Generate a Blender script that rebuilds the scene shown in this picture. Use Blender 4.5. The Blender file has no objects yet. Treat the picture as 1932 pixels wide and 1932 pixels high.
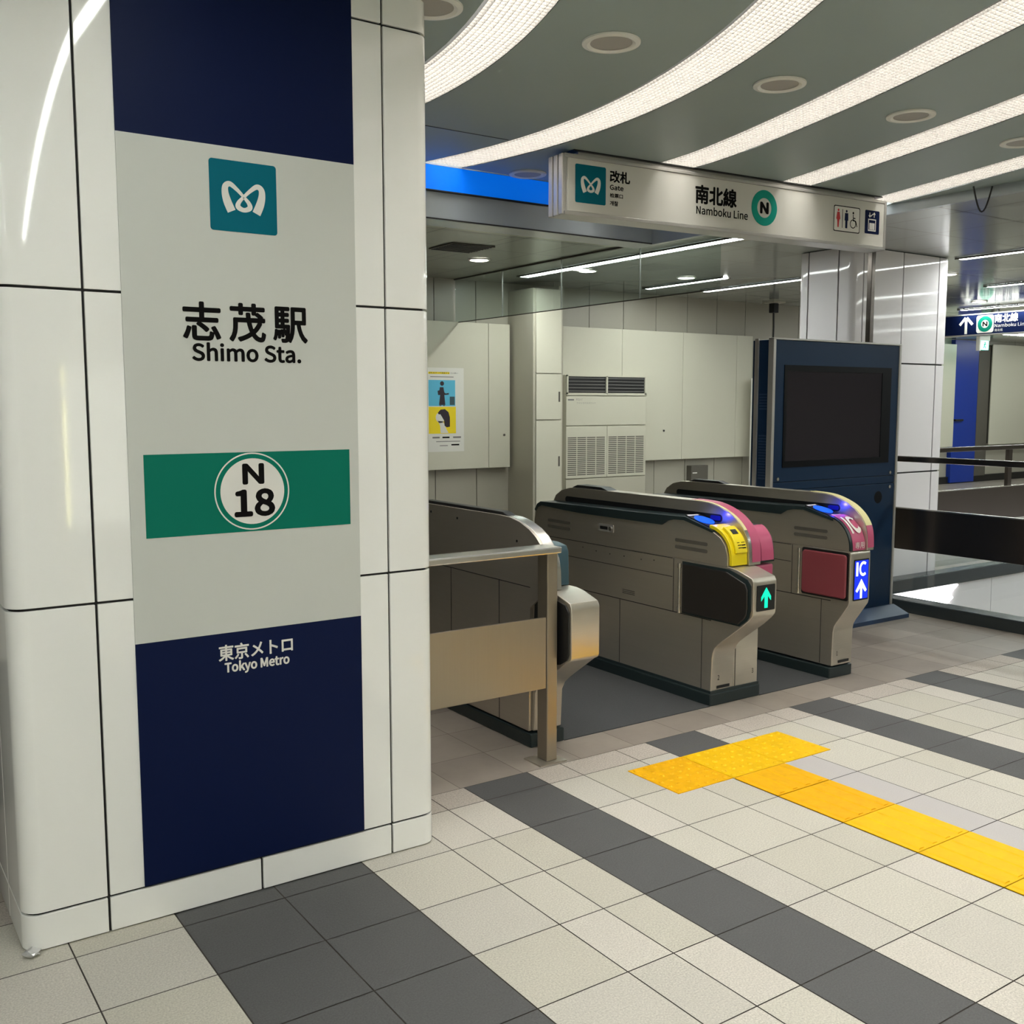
import bpy, bmesh, math, random
from mathutils import Vector, Matrix
random.seed(7)
C = bpy.context.scene.collection
SC = bpy.context.scene
PI = math.pi

# ------------------------------------------------------------------ camera
cam_d = bpy.data.cameras.new('camera'); cam = bpy.data.objects.new('camera', cam_d); C.objects.link(cam)
cam_d.sensor_width = 36; cam_d.sensor_fit = 'HORIZONTAL'; cam_d.lens = 1925.054 / 1932 * 36
cam_d.clip_start = .05; cam_d.clip_end = 100
yaw, pit, rol = math.radians(55.66177), math.radians(-6.005395), math.radians(-.0372272)
fw = Vector((math.cos(yaw)*math.cos(pit), math.sin(yaw)*math.cos(pit), math.sin(pit)))
rt = Vector((math.sin(yaw), -math.cos(yaw), 0)); up = rt.cross(fw)
rt, up = rt*math.cos(rol)+up*math.sin(rol), up*math.cos(rol)-rt*math.sin(rol)
M = Matrix((rt, up, -fw)).transposed().to_4x4(); M.translation = Vector((-2.96692, -2.53703, 1.49236))
cam.matrix_world = M
SC.camera = cam

# ------------------------------------------------------------------ world, exposure
W = bpy.data.worlds.new('world'); SC.world = W; W.use_nodes = True
W.node_tree.nodes['Background'].inputs[0].default_value = (.80, .80, .76, 1)
W.node_tree.nodes['Background'].inputs[1].default_value = .25
SC.view_settings.view_transform = 'Standard'; SC.view_settings.look = 'None'
SC.view_settings.exposure = 1.08; SC.view_settings.gamma = 1; SC.view_settings.use_curve_mapping = False
STRIP = 8.0      # radiance of the ceiling light strips
TUBE = 20.0       # radiance of the tube lights beyond the gates

# ------------------------------------------------------------------ materials
def s2l(c):
    return tuple((v/12.92 if v <= .04045 else ((v+.055)/1.055)**2.4) for v in (x/255 for x in c))
MATS = {}
def mat(name, rgb, rough=.5, metal=0, spec=.5, emit=None, es=0, noise=None, bump=None, coat=0, aniso=0):
    m = bpy.data.materials.new(name); m.use_nodes = True; nt = m.node_tree; b = nt.nodes['Principled BSDF']
    col = (*s2l(rgb), 1)
    b.inputs['Base Color'].default_value = col
    b.inputs['Roughness'].default_value = rough; b.inputs['Metallic'].default_value = metal
    b.inputs['Specular IOR Level'].default_value = spec
    b.inputs['Coat Weight'].default_value = coat
    b.inputs['Coat Roughness'].default_value = .05
    if aniso: b.inputs['Anisotropic'].default_value = aniso
    if emit:
        b.inputs['Emission Color'].default_value = (*s2l(emit), 1); b.inputs['Emission Strength'].default_value = es
    if noise or bump:
        tc = nt.nodes.new('ShaderNodeTexCoord')
    if noise:
        sc, amt, det = noise[:3]
        mp = nt.nodes.new('ShaderNodeMapping'); mp.inputs['Scale'].default_value = noise[3] if len(noise) > 3 else (1, 1, 1)
        n = nt.nodes.new('ShaderNodeTexNoise'); n.inputs['Scale'].default_value = sc; n.inputs['Detail'].default_value = det
        n.inputs['Roughness'].default_value = .7
        r = nt.nodes.new('ShaderNodeMapRange'); r.inputs[1].default_value = .3; r.inputs[2].default_value = .7
        r.inputs[3].default_value = 1-amt; r.inputs[4].default_value = 1+amt
        mx = nt.nodes.new('ShaderNodeVectorMath'); mx.operation = 'SCALE'
        mx.inputs[0].default_value = col[:3]
        nt.links.new(tc.outputs['Object'], mp.inputs[0]); nt.links.new(mp.outputs[0], n.inputs['Vector'])
        nt.links.new(n.outputs[0], r.inputs[0]); nt.links.new(r.outputs[0], mx.inputs['Scale'])
        nt.links.new(mx.outputs[0], b.inputs['Base Color'])
    if bump:
        sc, st, ds = bump[:3]
        n2 = nt.nodes.new('ShaderNodeTexNoise'); n2.inputs['Scale'].default_value = sc; n2.inputs['Detail'].default_value = 3
        mp2 = nt.nodes.new('ShaderNodeMapping'); mp2.inputs['Scale'].default_value = bump[3] if len(bump) > 3 else (1, 1, 1)
        bp = nt.nodes.new('ShaderNodeBump'); bp.inputs['Strength'].default_value = st; bp.inputs['Distance'].default_value = ds
        nt.links.new(tc.outputs['Object'], mp2.inputs[0]); nt.links.new(mp2.outputs[0], n2.inputs['Vector'])
        nt.links.new(n2.outputs[0], bp.inputs['Height']); nt.links.new(bp.outputs[0], b.inputs['Normal'])
    MATS[name] = m
    return m
def glassy(name, tint, refl, rough=.02):
    m = bpy.data.materials.new(name); m.use_nodes = True; nt = m.node_tree; nt.nodes.clear()
    o = nt.nodes.new('ShaderNodeOutputMaterial'); t = nt.nodes.new('ShaderNodeBsdfTransparent'); g = nt.nodes.new('ShaderNodeBsdfGlossy')
    t.inputs[0].default_value = (*tint, 1); g.inputs['Roughness'].default_value = rough
    lw = nt.nodes.new('ShaderNodeLayerWeight'); lw.inputs[0].default_value = .25
    mr = nt.nodes.new('ShaderNodeMapRange'); mr.inputs[3].default_value = refl; mr.inputs[4].default_value = min(1, refl*5)
    mx = nt.nodes.new('ShaderNodeMixShader')
    nt.links.new(lw.outputs['Fresnel'], mr.inputs[0]); nt.links.new(mr.outputs[0], mx.inputs[0])
    nt.links.new(t.outputs[0], mx.inputs[1]); nt.links.new(g.outputs[0], mx.inputs[2]); nt.links.new(mx.outputs[0], o.inputs[0])
    return m
LIGHT_TILE = [mat('floor_tile_pale_%s' % k, c, rough=.62, spec=.4, noise=(190, .20, 2), bump=(120, .35, .002)) for k, c in
              enumerate([(190, 186, 174), (185, 181, 168), (193, 188, 178), (186, 182, 172)])]
DARK_TILE = mat('floor_tile_charcoal', (83, 83, 83), rough=.6, spec=.4, noise=(190, .16, 2), bump=(120, .35, .002))
DIMPLE = mat('floor_tile_dimpled', (176, 168, 158), rough=.6, noise=(150, .28, 2), bump=(90, .5, .003))
BROWN = [mat('floor_tile_smooth_%s' % k, c, rough=.38, noise=(6, .07, 3)) for k, c in enumerate([(147, 138, 128), (153, 144, 134), (141, 132, 123)])]
GROUT = mat('grout', (58, 52, 46), rough=.8)
PINKT = mat('floor_tile_grey_patch', (178, 174, 172), rough=.6, noise=(260, .06, 2))
MAT_F = mat('ribbed_mat', (64, 66, 68), rough=.9, noise=(300, .22, 2), bump=(200, .5, .002))
TILE_W = mat('white_glazed_panel', (242, 242, 238), rough=.05, spec=.5, coat=.0)
TILE_W2 = mat('white_glazed_panel_far', (238, 233, 236), rough=.05, spec=.32)
JOINT = mat('black_joint', (24, 22, 24), rough=.6)
CREAM = mat('cream_enamel', (205, 202, 185), rough=.28, spec=.45)
CREAM_D = mat('cream_steel_panel', (186, 182, 166), rough=.30, spec=.5)
WALLP = mat('grey_cream_wall_panel', (168, 164, 150), rough=.35, spec=.5)
OFFICE = mat('office_grey', (112, 110, 106), rough=.4)
SEAM = mat('panel_seam', (70, 66, 58), rough=.7)
SIGN_CREAM = mat('sign_cream', (202, 204, 198), rough=.5, spec=.25)
FACE = mat('hanging_sign_face', (206, 205, 198), rough=.5, spec=.25)
NAVY = mat('sign_navy', (8, 22, 60), rough=.5, spec=.12)
TEAL = mat('logo_teal', (0, 100, 118), rough=.6, spec=.12)
GREEN = mat('line_green', (4, 114, 94), rough=.6, spec=.12)
GREEN2 = mat('line_ring_green', (14, 146, 130), rough=.6, spec=.15)
WHITE = mat('white_print', (226, 224, 218), rough=.45)
BLACK = mat('black_print', (14, 13, 13), rough=.7, spec=.08)
STEEL = mat('brushed_steel', (204, 197, 184), rough=.33, metal=.84, noise=(3, .025, 3, (1, 1, 60)))
STEEL_P = mat('barrier_steel', (160, 150, 134), rough=.33, metal=.8, noise=(3, .02, 3, (60, 1, 1)))
STEEL_B = mat('bright_steel', (205, 202, 196), rough=.25, metal=.95, noise=(3, .02, 3, (1, 1, 60)))
STEEL_D = mat('dark_mirror_steel', (104, 97, 92), rough=.26, metal=.95)
ALU = mat('aluminium', (196, 194, 190), rough=.32, metal=.6)
DTEAL = mat('dark_teal_plastic', (34, 46, 48), rough=.32)
TEALP = mat('teal_plastic', (52, 78, 88), rough=.4)
BLK = mat('black_rubber', (22, 22, 23), rough=.42)
BLKP = mat('black_padding', (38, 35, 33), rough=.35)
DARKG = mat('dark_grey_slot', (88, 84, 76), rough=.6)
PINK = mat('pink_sticker', (186, 84, 118), rough=.4)
CRIM = mat('crimson_padding', (136, 62, 70), rough=.42)
YEL = mat('yellow_plastic', (236, 214, 22), rough=.38)
YTILE = mat('yellow_tactile', (230, 182, 0), rough=.55, spec=.2, noise=(14, .05, 3))
YTILE2 = mat('yellow_tactile_worn', (228, 170, 0), rough=.6, spec=.2, noise=(20, .07, 3))
PALEY = mat('pale_yellow_label', (214, 206, 150), rough=.5)
CEIL = mat('ceiling_grey', (158, 172, 168), rough=.42, spec=.35, noise=(.8, .05, 2))
CEIL2 = mat('ceiling_metal_tile', (160, 162, 150), rough=.22, spec=.6)
CEIL3 = mat('ceiling_metal_tile_side', (160, 165, 163), rough=.12, spec=.8)
FASC = mat('fascia_grey', (168, 176, 180), rough=.25, metal=.25)
BLUEL = mat('blue_lit_panel', (0, 110, 240), rough=.5, spec=.2, emit=(0, 122, 255), es=.22)
KIOSK = mat('kiosk_navy', (22, 46, 74), rough=.38, spec=.22)
KIOSKF = mat('kiosk_foot_blue', (34, 58, 90), rough=.35)
SCREEN = mat('dark_screen', (44, 41, 47), rough=.16, spec=.3)
BEZEL = mat('screen_bezel', (8, 10, 15), rough=.4, spec=.15)
KERB = mat('dark_stone_kerb', (48, 54, 56), rough=.25)
BLUED = mat('blue_door_paint', (6, 50, 150), rough=.35)
TUBEM = mat('tube_light', (255, 255, 255), emit=(248, 255, 250), es=TUBE)
TUBEB = mat('bare_tube_light', (255, 255, 255), emit=(250, 252, 248), es=TUBE*1.3)
LAMPM = mat('downlight_glow', (255, 255, 255), emit=(255, 252, 240), es=20)
LOUV = mat('strip_tube_glow', (255, 255, 255), emit=(255, 252, 246), es=STRIP)
FIN = mat('louvre_fin', (164, 161, 156), rough=.35, spec=.4)
CHAN = mat('light_channel', (52, 54, 52), rough=.5)
SPK = mat('speaker_mesh', (176, 173, 166), rough=.6, noise=(500, .2, 1))
SPKR = mat('pale_ring', (238, 238, 230), rough=.4)
SMOKE = glassy('smoke_glass', (.86, .91, .90), .05)
CLEAR = glassy('clear_glass', (.93, .95, .95), .04)
CYAN = mat('cyan_light', (0, 200, 160), emit=(0, 240, 178), es=.5)
BLUEE = mat('blue_light', (4, 10, 120), emit=(12, 52, 250), es=.48)
BLUER = mat('blue_reader', (4, 50, 160), emit=(4, 96, 255), es=.5)
BLUEG = mat('blue_led', (4, 4, 60), emit=(20, 14, 255), es=.10)
WHITEE = mat('white_light', (255, 255, 255), emit=(225, 235, 255), es=.8)
EXITG = mat('exit_green', (120, 230, 200), emit=(120, 255, 215), es=2.0)
GLARE = mat('painted_glare', (255, 255, 255), emit=(255, 250, 250), es=6)
MAPB = mat('lit_map_board', (225, 226, 214), rough=.4, emit=(235, 236, 222), es=1.0)
MAPE = mat('board_edge_light', (255, 250, 200), emit=(255, 250, 170), es=5)
RED = mat('red_print', (196, 42, 48), rough=.5)
SKYB = mat('poster_blue', (88, 182, 214), rough=.5)
POY = mat('poster_yellow', (240, 214, 20), rough=.5)
HAIR = mat('poster_dark', (38, 24, 36), rough=.5)
PAPER = mat('poster_paper', (222, 220, 212), rough=.5)
GREYP = mat('grey_print', (120, 118, 116), rough=.5)
FOIL = mat('crumpled_foil', (214, 214, 214), rough=.3, metal=.5)

# ------------------------------------------------------------------ mesh builder
class MB:
    def __init__(s): s.v = []; s.f = []; s.m = []; s.uv = {}
    def add(s, vs, fs, mi=0):
        b = len(s.v); s.v += [tuple(x) for x in vs]
        for f in fs: s.f.append([b+i for i in f]); s.m.append(mi)
        return s
    def box(s, x0, x1, y0, y1, z0, z1, mi=0):
        vs = [(x, y, z) for z in (z0, z1) for y in (y0, y1) for x in (x0, x1)]
        return s.add(vs, [(0, 2, 3, 1), (4, 5, 7, 6), (0, 1, 5, 4), (2, 6, 7, 3), (0, 4, 6, 2), (1, 3, 7, 5)], mi)
    def prism(s, poly, a0, a1, axis='x', mi=0):
        # poly in the two other axes (y,z) / (x,z) / (x,y), extruded along axis
        def P(p, a):
            return {'x': (a, p[0], p[1]), 'y': (p[0], a, p[1]), 'z': (p[0], p[1], a)}[axis]
        n = len(poly); vs = [P(p, a0) for p in poly]+[P(p, a1) for p in poly]
        fs = [tuple(range(n)), tuple(range(2*n-1, n-1, -1))]+[(i, i+n, (i+1) % n+n, (i+1) % n) for i in range(n)]
        return s.add(vs, fs, mi)
    def cyl(s, c, axis, r, h, n=24, mi=0, r2=None):
        a = Vector(axis).normalized(); u = a.orthogonal().normalized(); w = a.cross(u); c = Vector(c); r2 = r if r2 is None else r2
        vs = [c+(u*math.cos(2*PI*i/n)+w*math.sin(2*PI*i/n))*r for i in range(n)]+[c+a*h+(u*math.cos(2*PI*i/n)+w*math.sin(2*PI*i/n))*r2 for i in range(n)]
        return s.add(vs, [tuple(range(n-1, -1, -1)), tuple(range(n, 2*n))]+[(i, (i+1) % n, (i+1) % n+n, i+n) for i in range(n)], mi)
    def ring(s, c, axis, prof, n=32, mi=0):
        # lathe of (radius, height) profile about axis
        a = Vector(axis).normalized(); u = a.orthogonal().normalized(); w = a.cross(u); c = Vector(c); k = len(prof); vs = []
        for i in range(n):
            d = u*math.cos(2*PI*i/n)+w*math.sin(2*PI*i/n)
            vs += [c+d*r+a*h for r, h in prof]
        fs = [(i*k+j, ((i+1) % n)*k+j, ((i+1) % n)*k+j+1, i*k+j+1) for i in range(n) for j in range(k-1)]
        return s.add(vs, fs, mi)
    def tube(s, pts, r, n=8, mi=0):
        pts = [Vector(p) for p in pts]; vs = []; k = len(pts); ref = None
        for i, p in enumerate(pts):
            t = (pts[min(i+1, k-1)]-pts[max(i-1, 0)]).normalized()
            u = t.orthogonal().normalized() if ref is None else (ref-t*ref.dot(t)).normalized()
            ref = u; w = t.cross(u)
            vs += [p+(u*math.cos(2*PI*j/n)+w*math.sin(2*PI*j/n))*r for j in range(n)]
        fs = [(i*n+j, i*n+(j+1) % n, (i+1)*n+(j+1) % n, (i+1)*n+j) for i in range(k-1) for j in range(n)]
        fs += [tuple(range(n-1, -1, -1)), tuple(range((k-1)*n, k*n))]
        return s.add(vs, fs, mi)
    def build(s, name, m, parent=None, bevel=0, smooth=False, seg=2):
        me = bpy.data.meshes.new(name); L = parent_loc(parent)
        me.from_pydata([(v[0]-L[0], v[1]-L[1], v[2]-L[2]) for v in s.v], [], s.f)
        ms = m if isinstance(m, (list, tuple)) else [m]
        for x in ms: me.materials.append(x)
        if len(ms) > 1: me.polygons.foreach_set('material_index', s.m)
        me.update()
        bm = bmesh.new(); bm.from_mesh(me); bmesh.ops.recalc_face_normals(bm, faces=bm.faces); bm.to_mesh(me); bm.free()
        if smooth:
            me.shade_smooth(); me.set_sharp_from_angle(angle=math.radians(35))
        o = bpy.data.objects.new(name, me); C.objects.link(o)
        if parent: o.parent = parent
        if bevel:
            b = o.modifiers.new('bevel', 'BEVEL'); b.width = bevel; b.segments = seg; b.limit_method = 'ANGLE'; b.angle_limit = math.radians(40)
            b.harden_normals = bool(smooth)
        return o
def parent_loc(p):
    L = Vector((0, 0, 0))
    while p is not None: L += p.location; p = p.parent
    return L
def thing(name, label, cat, loc=(0, 0, 0), group=None):
    o = bpy.data.objects.new(name, None); C.objects.link(o); o.location = loc; o.empty_display_size = .05
    o['label'] = label; o['category'] = cat
    if group: o['group'] = group
    return o
def tag(o, label, cat, group=None):
    o['label'] = label; o['category'] = cat
    if group: o['group'] = group
    return o
def struct(o, label=None):
    o['kind'] = 'structure'
    if label: o['label'] = label
    return o
def copy_tree(o, parent=None):
    c = o.copy(); C.objects.link(c)
    if parent: c.parent = parent
    for ch in [x for x in bpy.data.objects if x.parent == o]: copy_tree(ch, c)
    return c

# flat artwork on a plane: origin, right vector, up vector
class Frame:
    def __init__(s, o, u, v=(0, 0, 1), k=1): s.k = k; s.o = Vector(o); s.u = Vector(u).normalized(); s.v = Vector(v).normalized(); s.n = s.u.cross(s.v)
    def P(s, x, y, d=0): return s.o+(s.u*x+s.v*y+s.n*d)*s.k
def slab(fr, polys, d0, d1, mb=None):
    mb = mb or MB()
    for poly in polys:
        n = len(poly); vs = [fr.P(x, y, d0) for x, y in poly]+[fr.P(x, y, d1) for x, y in poly]
        mb.add(vs, [tuple(range(n)), tuple(range(2*n-1, n-1, -1))]+[(i, i+n, (i+1) % n+n, (i+1) % n) for i in range(n)])
    return mb
def rect(x0, y0, x1, y1): return [(x0, y0), (x1, y0), (x1, y1), (x0, y1)]
def rrect(x0, y0, x1, y1, r, n=5):
    out = []
    for cx, cy, a in ((x1-r, y0+r, -90), (x1-r, y1-r, 0), (x0+r, y1-r, 90), (x0+r, y0+r, 180)):
        for i in range(n+1):
            t = math.radians(a+90*i/n); out.append((cx+r*math.cos(t), cy+r*math.sin(t)))
    return out
def disc(cx, cy, r, n=48): return [(cx+r*math.cos(2*PI*i/n), cy+r*math.sin(2*PI*i/n)) for i in range(n)]
def ringq(fr, cx, cy, ro, ri, d0, d1, mb=None, n=64):
    mb = mb or MB()
    vs = []
    for i in range(n):
        c, s_ = math.cos(2*PI*i/n), math.sin(2*PI*i/n)
        vs += [fr.P(cx+ro*c, cy+ro*s_, d1), fr.P(cx+ri*c, cy+ri*s_, d1), fr.P(cx+ri*c, cy+ri*s_, d0), fr.P(cx+ro*c, cy+ro*s_, d0)]
    fs = [(4*i+j, 4*((i+1) % n)+j, 4*((i+1) % n)+(j+1) % 4, 4*i+(j+1) % 4) for i in range(n) for j in range(4)]
    return mb.add(vs, fs)
def ribbon(fr, pts, d0, d1, close=False, mb=None, sub=8):
    # pts (x, y, width): smooth variable-width stroke
    mb = mb or MB(); P = []
    k = len(pts)
    for i in range(k-1):
        p0, p1, p2, p3 = pts[max(i-1, 0)], pts[i], pts[i+1], pts[min(i+2, k-1)]
        for j in range(sub):
            t = j/sub
            P.append([.5*((2*b)+(-a+c)*t+(2*a-5*b+4*c-d)*t*t+(-a+3*b-3*c+d)*t**3) for a, b, c, d in zip(p0, p1, p2, p3)])
    P.append(list(pts[-1])); vs = []; m = len(P)
    for i, (x, y, w) in enumerate(P):
        a, b = P[max(i-1, 0)], P[min(i+1, m-1)]; dx, dy = b[0]-a[0], b[1]-a[1]; l = math.hypot(dx, dy) or 1
        nx, ny = -dy/l*w/2, dx/l*w/2
        vs += [fr.P(x+nx, y+ny, d1), fr.P(x-nx, y-ny, d1), fr.P(x-nx, y-ny, d0), fr.P(x+nx, y+ny, d0)]
    fs = [(4*i+j, 4*(i+1)+j, 4*(i+1)+(j+1) % 4, 4*i+(j+1) % 4) for i in range(m-1) for j in range(4)]+[(0, 1, 2, 3), (4*m-4, 4*m-3, 4*m-2, 4*m-1)]
    return mb.add(vs, fs)
def stroke(fr, segs, w, d0, d1, mb=None):
    mb = mb or MB()
    for (x0, y0), (x1, y1) in segs:
        l = math.hypot(x1-x0, y1-y0); nx, ny = -(y1-y0)/l*w/2, (x1-x0)/l*w/2
        slab(fr, [[(x0+nx, y0+ny), (x0-nx, y0-ny), (x1-nx, y1-ny), (x1+nx, y1+ny)]], d0, d1, mb)
    return mb
try:
    FONT = bpy.data.fonts.load(bpy.utils.system_resource('DATAFILES', path='fonts') + '/Noto Sans CJK Regular.woff2')
except Exception:
    FONT = None
def text(fr, s, x0, y0, x1, y1, m, parent, d=.0008, bold=.0, name='lettering', spacing=1.0, thick=.0004):
    cu = bpy.data.curves.new('t', 'FONT'); cu.body = s; cu.size = 1; cu.space_character = spacing; cu.resolution_u = 4
    if FONT: cu.font = FONT
    ob = bpy.data.objects.new('t', cu); C.objects.link(ob)
    dg = bpy.context.evaluated_depsgraph_get(); me = bpy.data.meshes.new_from_object(ob.evaluated_get(dg))
    bpy.data.objects.remove(ob)
    xs = [v.co.x for v in me.vertices]; ys = [v.co.y for v in me.vertices]
    if not xs: return None
    ax, bx, ay, by = min(xs), max(xs), min(ys), max(ys)
    L = parent_loc(parent)
    for v in me.vertices:
        X = x0+(v.co.x-ax)/(bx-ax)*(x1-x0); Y = y0+(v.co.y-ay)/(by-ay)*(y1-y0)
        v.co = fr.P(X, Y, d)-L
    me.materials.clear(); me.materials.append(m); me.name = name
    bm = bmesh.new(); bm.from_mesh(me); base = bm.faces[:]
    g = bmesh.ops.extrude_face_region(bm, geom=base)
    for e in g['geom']:
        if isinstance(e, bmesh.types.BMVert): e.co += fr.n*thick
    if bold:
        src = bm.verts[:]+bm.edges[:]+bm.faces[:]; k = bold*(y1-y0)*1.15
        for i in range(8):
            dd = bmesh.ops.duplicate(bm, geom=src)
            off = (fr.u*math.cos(PI*i/4)+fr.v*math.sin(PI*i/4))*k+fr.n*(.00001*i)
            for e in dd['geom']:
                if isinstance(e, bmesh.types.BMVert): e.co += off
    bm.to_mesh(me); bm.free()
    o = bpy.data.objects.new(name, me); C.objects.link(o); o.parent = parent
    return o
def logo(fr, x, y, s, parent, d=.001):
    # rounded teal square with the white looped M, lower-left corner (x, y), side s
    sq = slab(fr, [rrect(x, y, x+s, y+s, s*.045)], 0, d).build('logo_plate', TEAL, parent)
    half = [(.315, .285, .125), (.255, .42, .12), (.225, .545, .10), (.235, .635, .085), (.30, .668, .072), (.40, .60, .055), (.5, .505, .042)]
    loop = [(.575, .42, .06), (.585, .355, .075), (.5, .318, .062), (.415, .355, .075), (.425, .42, .06), (.5, .505, .042)]
    r = [(1-a, b, w) for a, b, w in half[::-1]]
    mb = MB()
    for pts, dd in ((half, .0006), ([half[-1]]+loop, .0008), (r, .0010)):
        ribbon(fr, [(x+a*s, y+b*s, w*s) for a, b, w in pts], d, d+dd, mb=mb)
    mb.build('logo_mark', WHITE, parent)
    return sq

# ================================================================== FLOOR
def tile_mesh(name, mats, xb, yb, colour, z=0, gap=.004, holes=None):
    mb = MB()
    for i in range(len(xb)-1):
        for j in range(len(yb)-1):
            c = colour(xb[i], xb[i+1], yb[j], yb[j+1])
            if c is None: continue
            g = gap/2
            x0, x1, y0, y1 = xb[i]+g, xb[i+1]-g, yb[j]+g, yb[j+1]-g
            mb.add([(x0, y0, z), (x1, y0, z), (x1, y1, z), (x0, y1, z)], [(0, 1, 2, 3)], c)
    return mb
XA = [-2.464, -2.171, -1.866, -1.566, -1.272, -1.108, -.945, -.644, -.472, -.173, 0, .300, .478, .776, .948, 1.25, 1.42, 1.715, 1.887, 2.187, 2.36, 2.655, 2.83, 3.13, 3.30, 3.46]
left = [-2.464-.3*k for k in range(1, 12)][::-1]
XA = left+XA
YA = sorted([.76, .602]+[.302-.3*k for k in range(0, 34)])
DARK = [(-2.18, -1.56), (-.95, -.64), (.94, 1.26), (1.88, 2.19), (2.82, 3.14), (-4.9, -4.2)]
WELL = (3.60, 2.42)
rnd = random.Random(3)
fm = LIGHT_TILE+[DARK_TILE, DIMPLE]+BROWN+[GROUT, PINKT]   # 0-3 pale, 4 dark, 5 dimple, 6-8 brown, 9 grout, 10 patch
def colA(x0, x1, y0, y1):
    xm, ym = (x0+x1)/2, (y0+y1)/2
    if any(a < xm < b for a, b in DARK): return 4
    if ym > .602: return 5
    if .30 < xm < .478 and ym < .3: return 10
    return rnd.randrange(4)
def skipY(x0, x1, y0, y1):
    return None if (abs(x0) < .01 and y1 > .25) else colA(x0, x1, y0, y1)
fl = tile_mesh('floor', fm, XA, YA, skipY)
fl.add([(.002, .302, 0), (.298, .302, 0), (.298, .533, 0), (.002, .533, 0)], [(0, 1, 2, 3)], 0)
fl.add([(.002, .537, 0), (.298, .537, 0), (.298, .758, 0), (.002, .758, 0)], [(0, 1, 2, 3)], 4)
fl.add([(.002, .004, 0), (.298, .004, 0), (.298, .3, 0), (.002, .3, 0)], [(0, 1, 2, 3)], 1)
XB = [-5.76+.3*k for k in range(80)]; YB = [.76+.3*k for k in range(28)]
def colB(x0, x1, y0, y1):
    if x0 > WELL[0]-.2 and y0 < 2.3: return None
    return 6+rnd.randrange(3)
b2 = tile_mesh('b', fm, XB, YB, colB, gap=.0018)
for k, f in enumerate(b2.f): fl.add([b2.v[i] for i in f], [(0, 1, 2, 3)], b2.m[k])
# grout bed with the stairwell cut out
G = -.002
fl.add([(-6, -10, G), (3.5, -10, G), (3.5, 9, G), (-6, 9, G)], [(0, 1, 2, 3)], 9)
fl.add([(3.5, 2.45, G), (18.3, 2.45, G), (18.3, 9, G), (3.5, 9, G)], [(0, 1, 2, 3)], 9)
struct(fl.build('floor', fm), 'station floor of pale, charcoal and brownish square tiles')

# ================================================================== CEILINGS
H1, H2 = 2.76, 2.7
KC = (H1-1.49236)/(3.0-1.49236)
def kx(x): return -2.96692+(x+2.96692)*KC
def ky(y): return -2.53703+(y+2.53703)*KC
def ikx(y): return -2.53703+(y+2.53703)/KC
def strip_c(k, y): return kx(strip_m(k, ikx(y)))
def strip_m(k, y):
    """centre x of light strip k at depth y"""
    def interp(t, y):
        if y <= t[0][0]: (a, b), (c, d) = t[0], t[1]
        elif y >= t[-1][0]: (a, b), (c, d) = t[-2], t[-1]
        else:
            for i in range(len(t)-1):
                if t[i][0] <= y <= t[i+1][0]: (a, b), (c, d) = t[i], t[i+1]; break
        return b+(d-b)*(y-a)/(c-a)
    S2 = [(y_, .608-.13*(y_-2.03)**2) for y_ in [-.5+.2*i for i in range(20)]]
    S2 = [(-8, -2.6), (-5, -1.75), (-3, -1.15), (-1.6, -.68)]+S2
    S3 = [(-8, -2.4), (-5, -.95), (-3, -.13), (-1.6, .42), (-.9, .70), (-.24, .965), (.03, 1.068), (.64, 1.288), (1.0, 1.395), (1.375, 1.495), (1.85, 1.61), (2.34, 1.69), (2.8, 1.64), (3.25, 1.50)]
    if k == 1: return interp(S2, y)-1.06
    if k == 0: return interp(S2, y)-2.1
    if k == 2: return interp(S2, y)
    S3s = lambda yy: sum(interp(S3, yy+.15*d) for d in (-2, -1, 0, 1, 2))/5
    if k == 3: return S3s(y)
    S4 = [(-8, -1.4), (-5, .05), (-3, .87), (-1.6, 1.42), (-.9, 1.70), (-.24, 1.95), (.42, 2.195), (.85, 2.33), (1.28, 2.455), (1.8, 2.6), (2.28, 2.72), (3.2, 2.9)]
    S4s = lambda yy: sum(interp(S4, yy+.15*d) for d in (-2, -1, 0, 1, 2))/5
    return S4s(y)+(k-4)*.995
HW = .135*KC
ys = [-6.7+.1*i for i in range(90)]+[2.285]
XR = 2.80
XB, YB2 = 1.414, 1.80                      # corner of the beam, front edge of the lower ceiling
XL = -1.969
def ymax(x): return 3.2 if x < 2.243 else 2.45
cb = MB()
# ceiling bands between the strips
edges = []
for k in range(6):
    edges.append(([strip_c(k, y)-HW-.015 for y in ys], [strip_c(k, y)+HW for y in ys]))
def band(l, r):
    for i in range(len(ys)-1):
        a, b, c, d = [max(q_, XL) for q_ in (l[i], r[i], r[i+1], l[i+1])]
        if min(a, d) > XR: continue
        b, c = min(b, XR), min(c, XR)
        y0, y1 = ys[i], ys[i+1]
        if y1 > YB2+.01:
            if min(a, d) > XB: continue
            b, c = min(b, XB), min(c, XB)
            a, d = min(a, XB), min(d, XB)
        cb.add([(a, y0, H1), (b, y0, H1), (c, y1, H1), (d, y1, H1)], [(0, 1, 2, 3)])
cb.add([(-6, -7, H1), (XL, -7, H1), (XL, 2.285, H1), (-6, 2.285, H1)], [(0, 1, 2, 3)])
band([XL]*len(ys), edges[1][0])
for k in range(1, 5): band(edges[k][1], edges[k+1][0])
band(edges[5][1], [XR]*len(ys))
cb.add([(-6, -7, H1+.25), (3.0, -7, H1+.25), (3.0, 2.5, H1+.25), (-6, 2.5, H1+.25)], [(0, 1, 2, 3)])
struct(cb.build('ceiling', CEIL), 'flat grey main ceiling with curved slots for lights')
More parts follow.
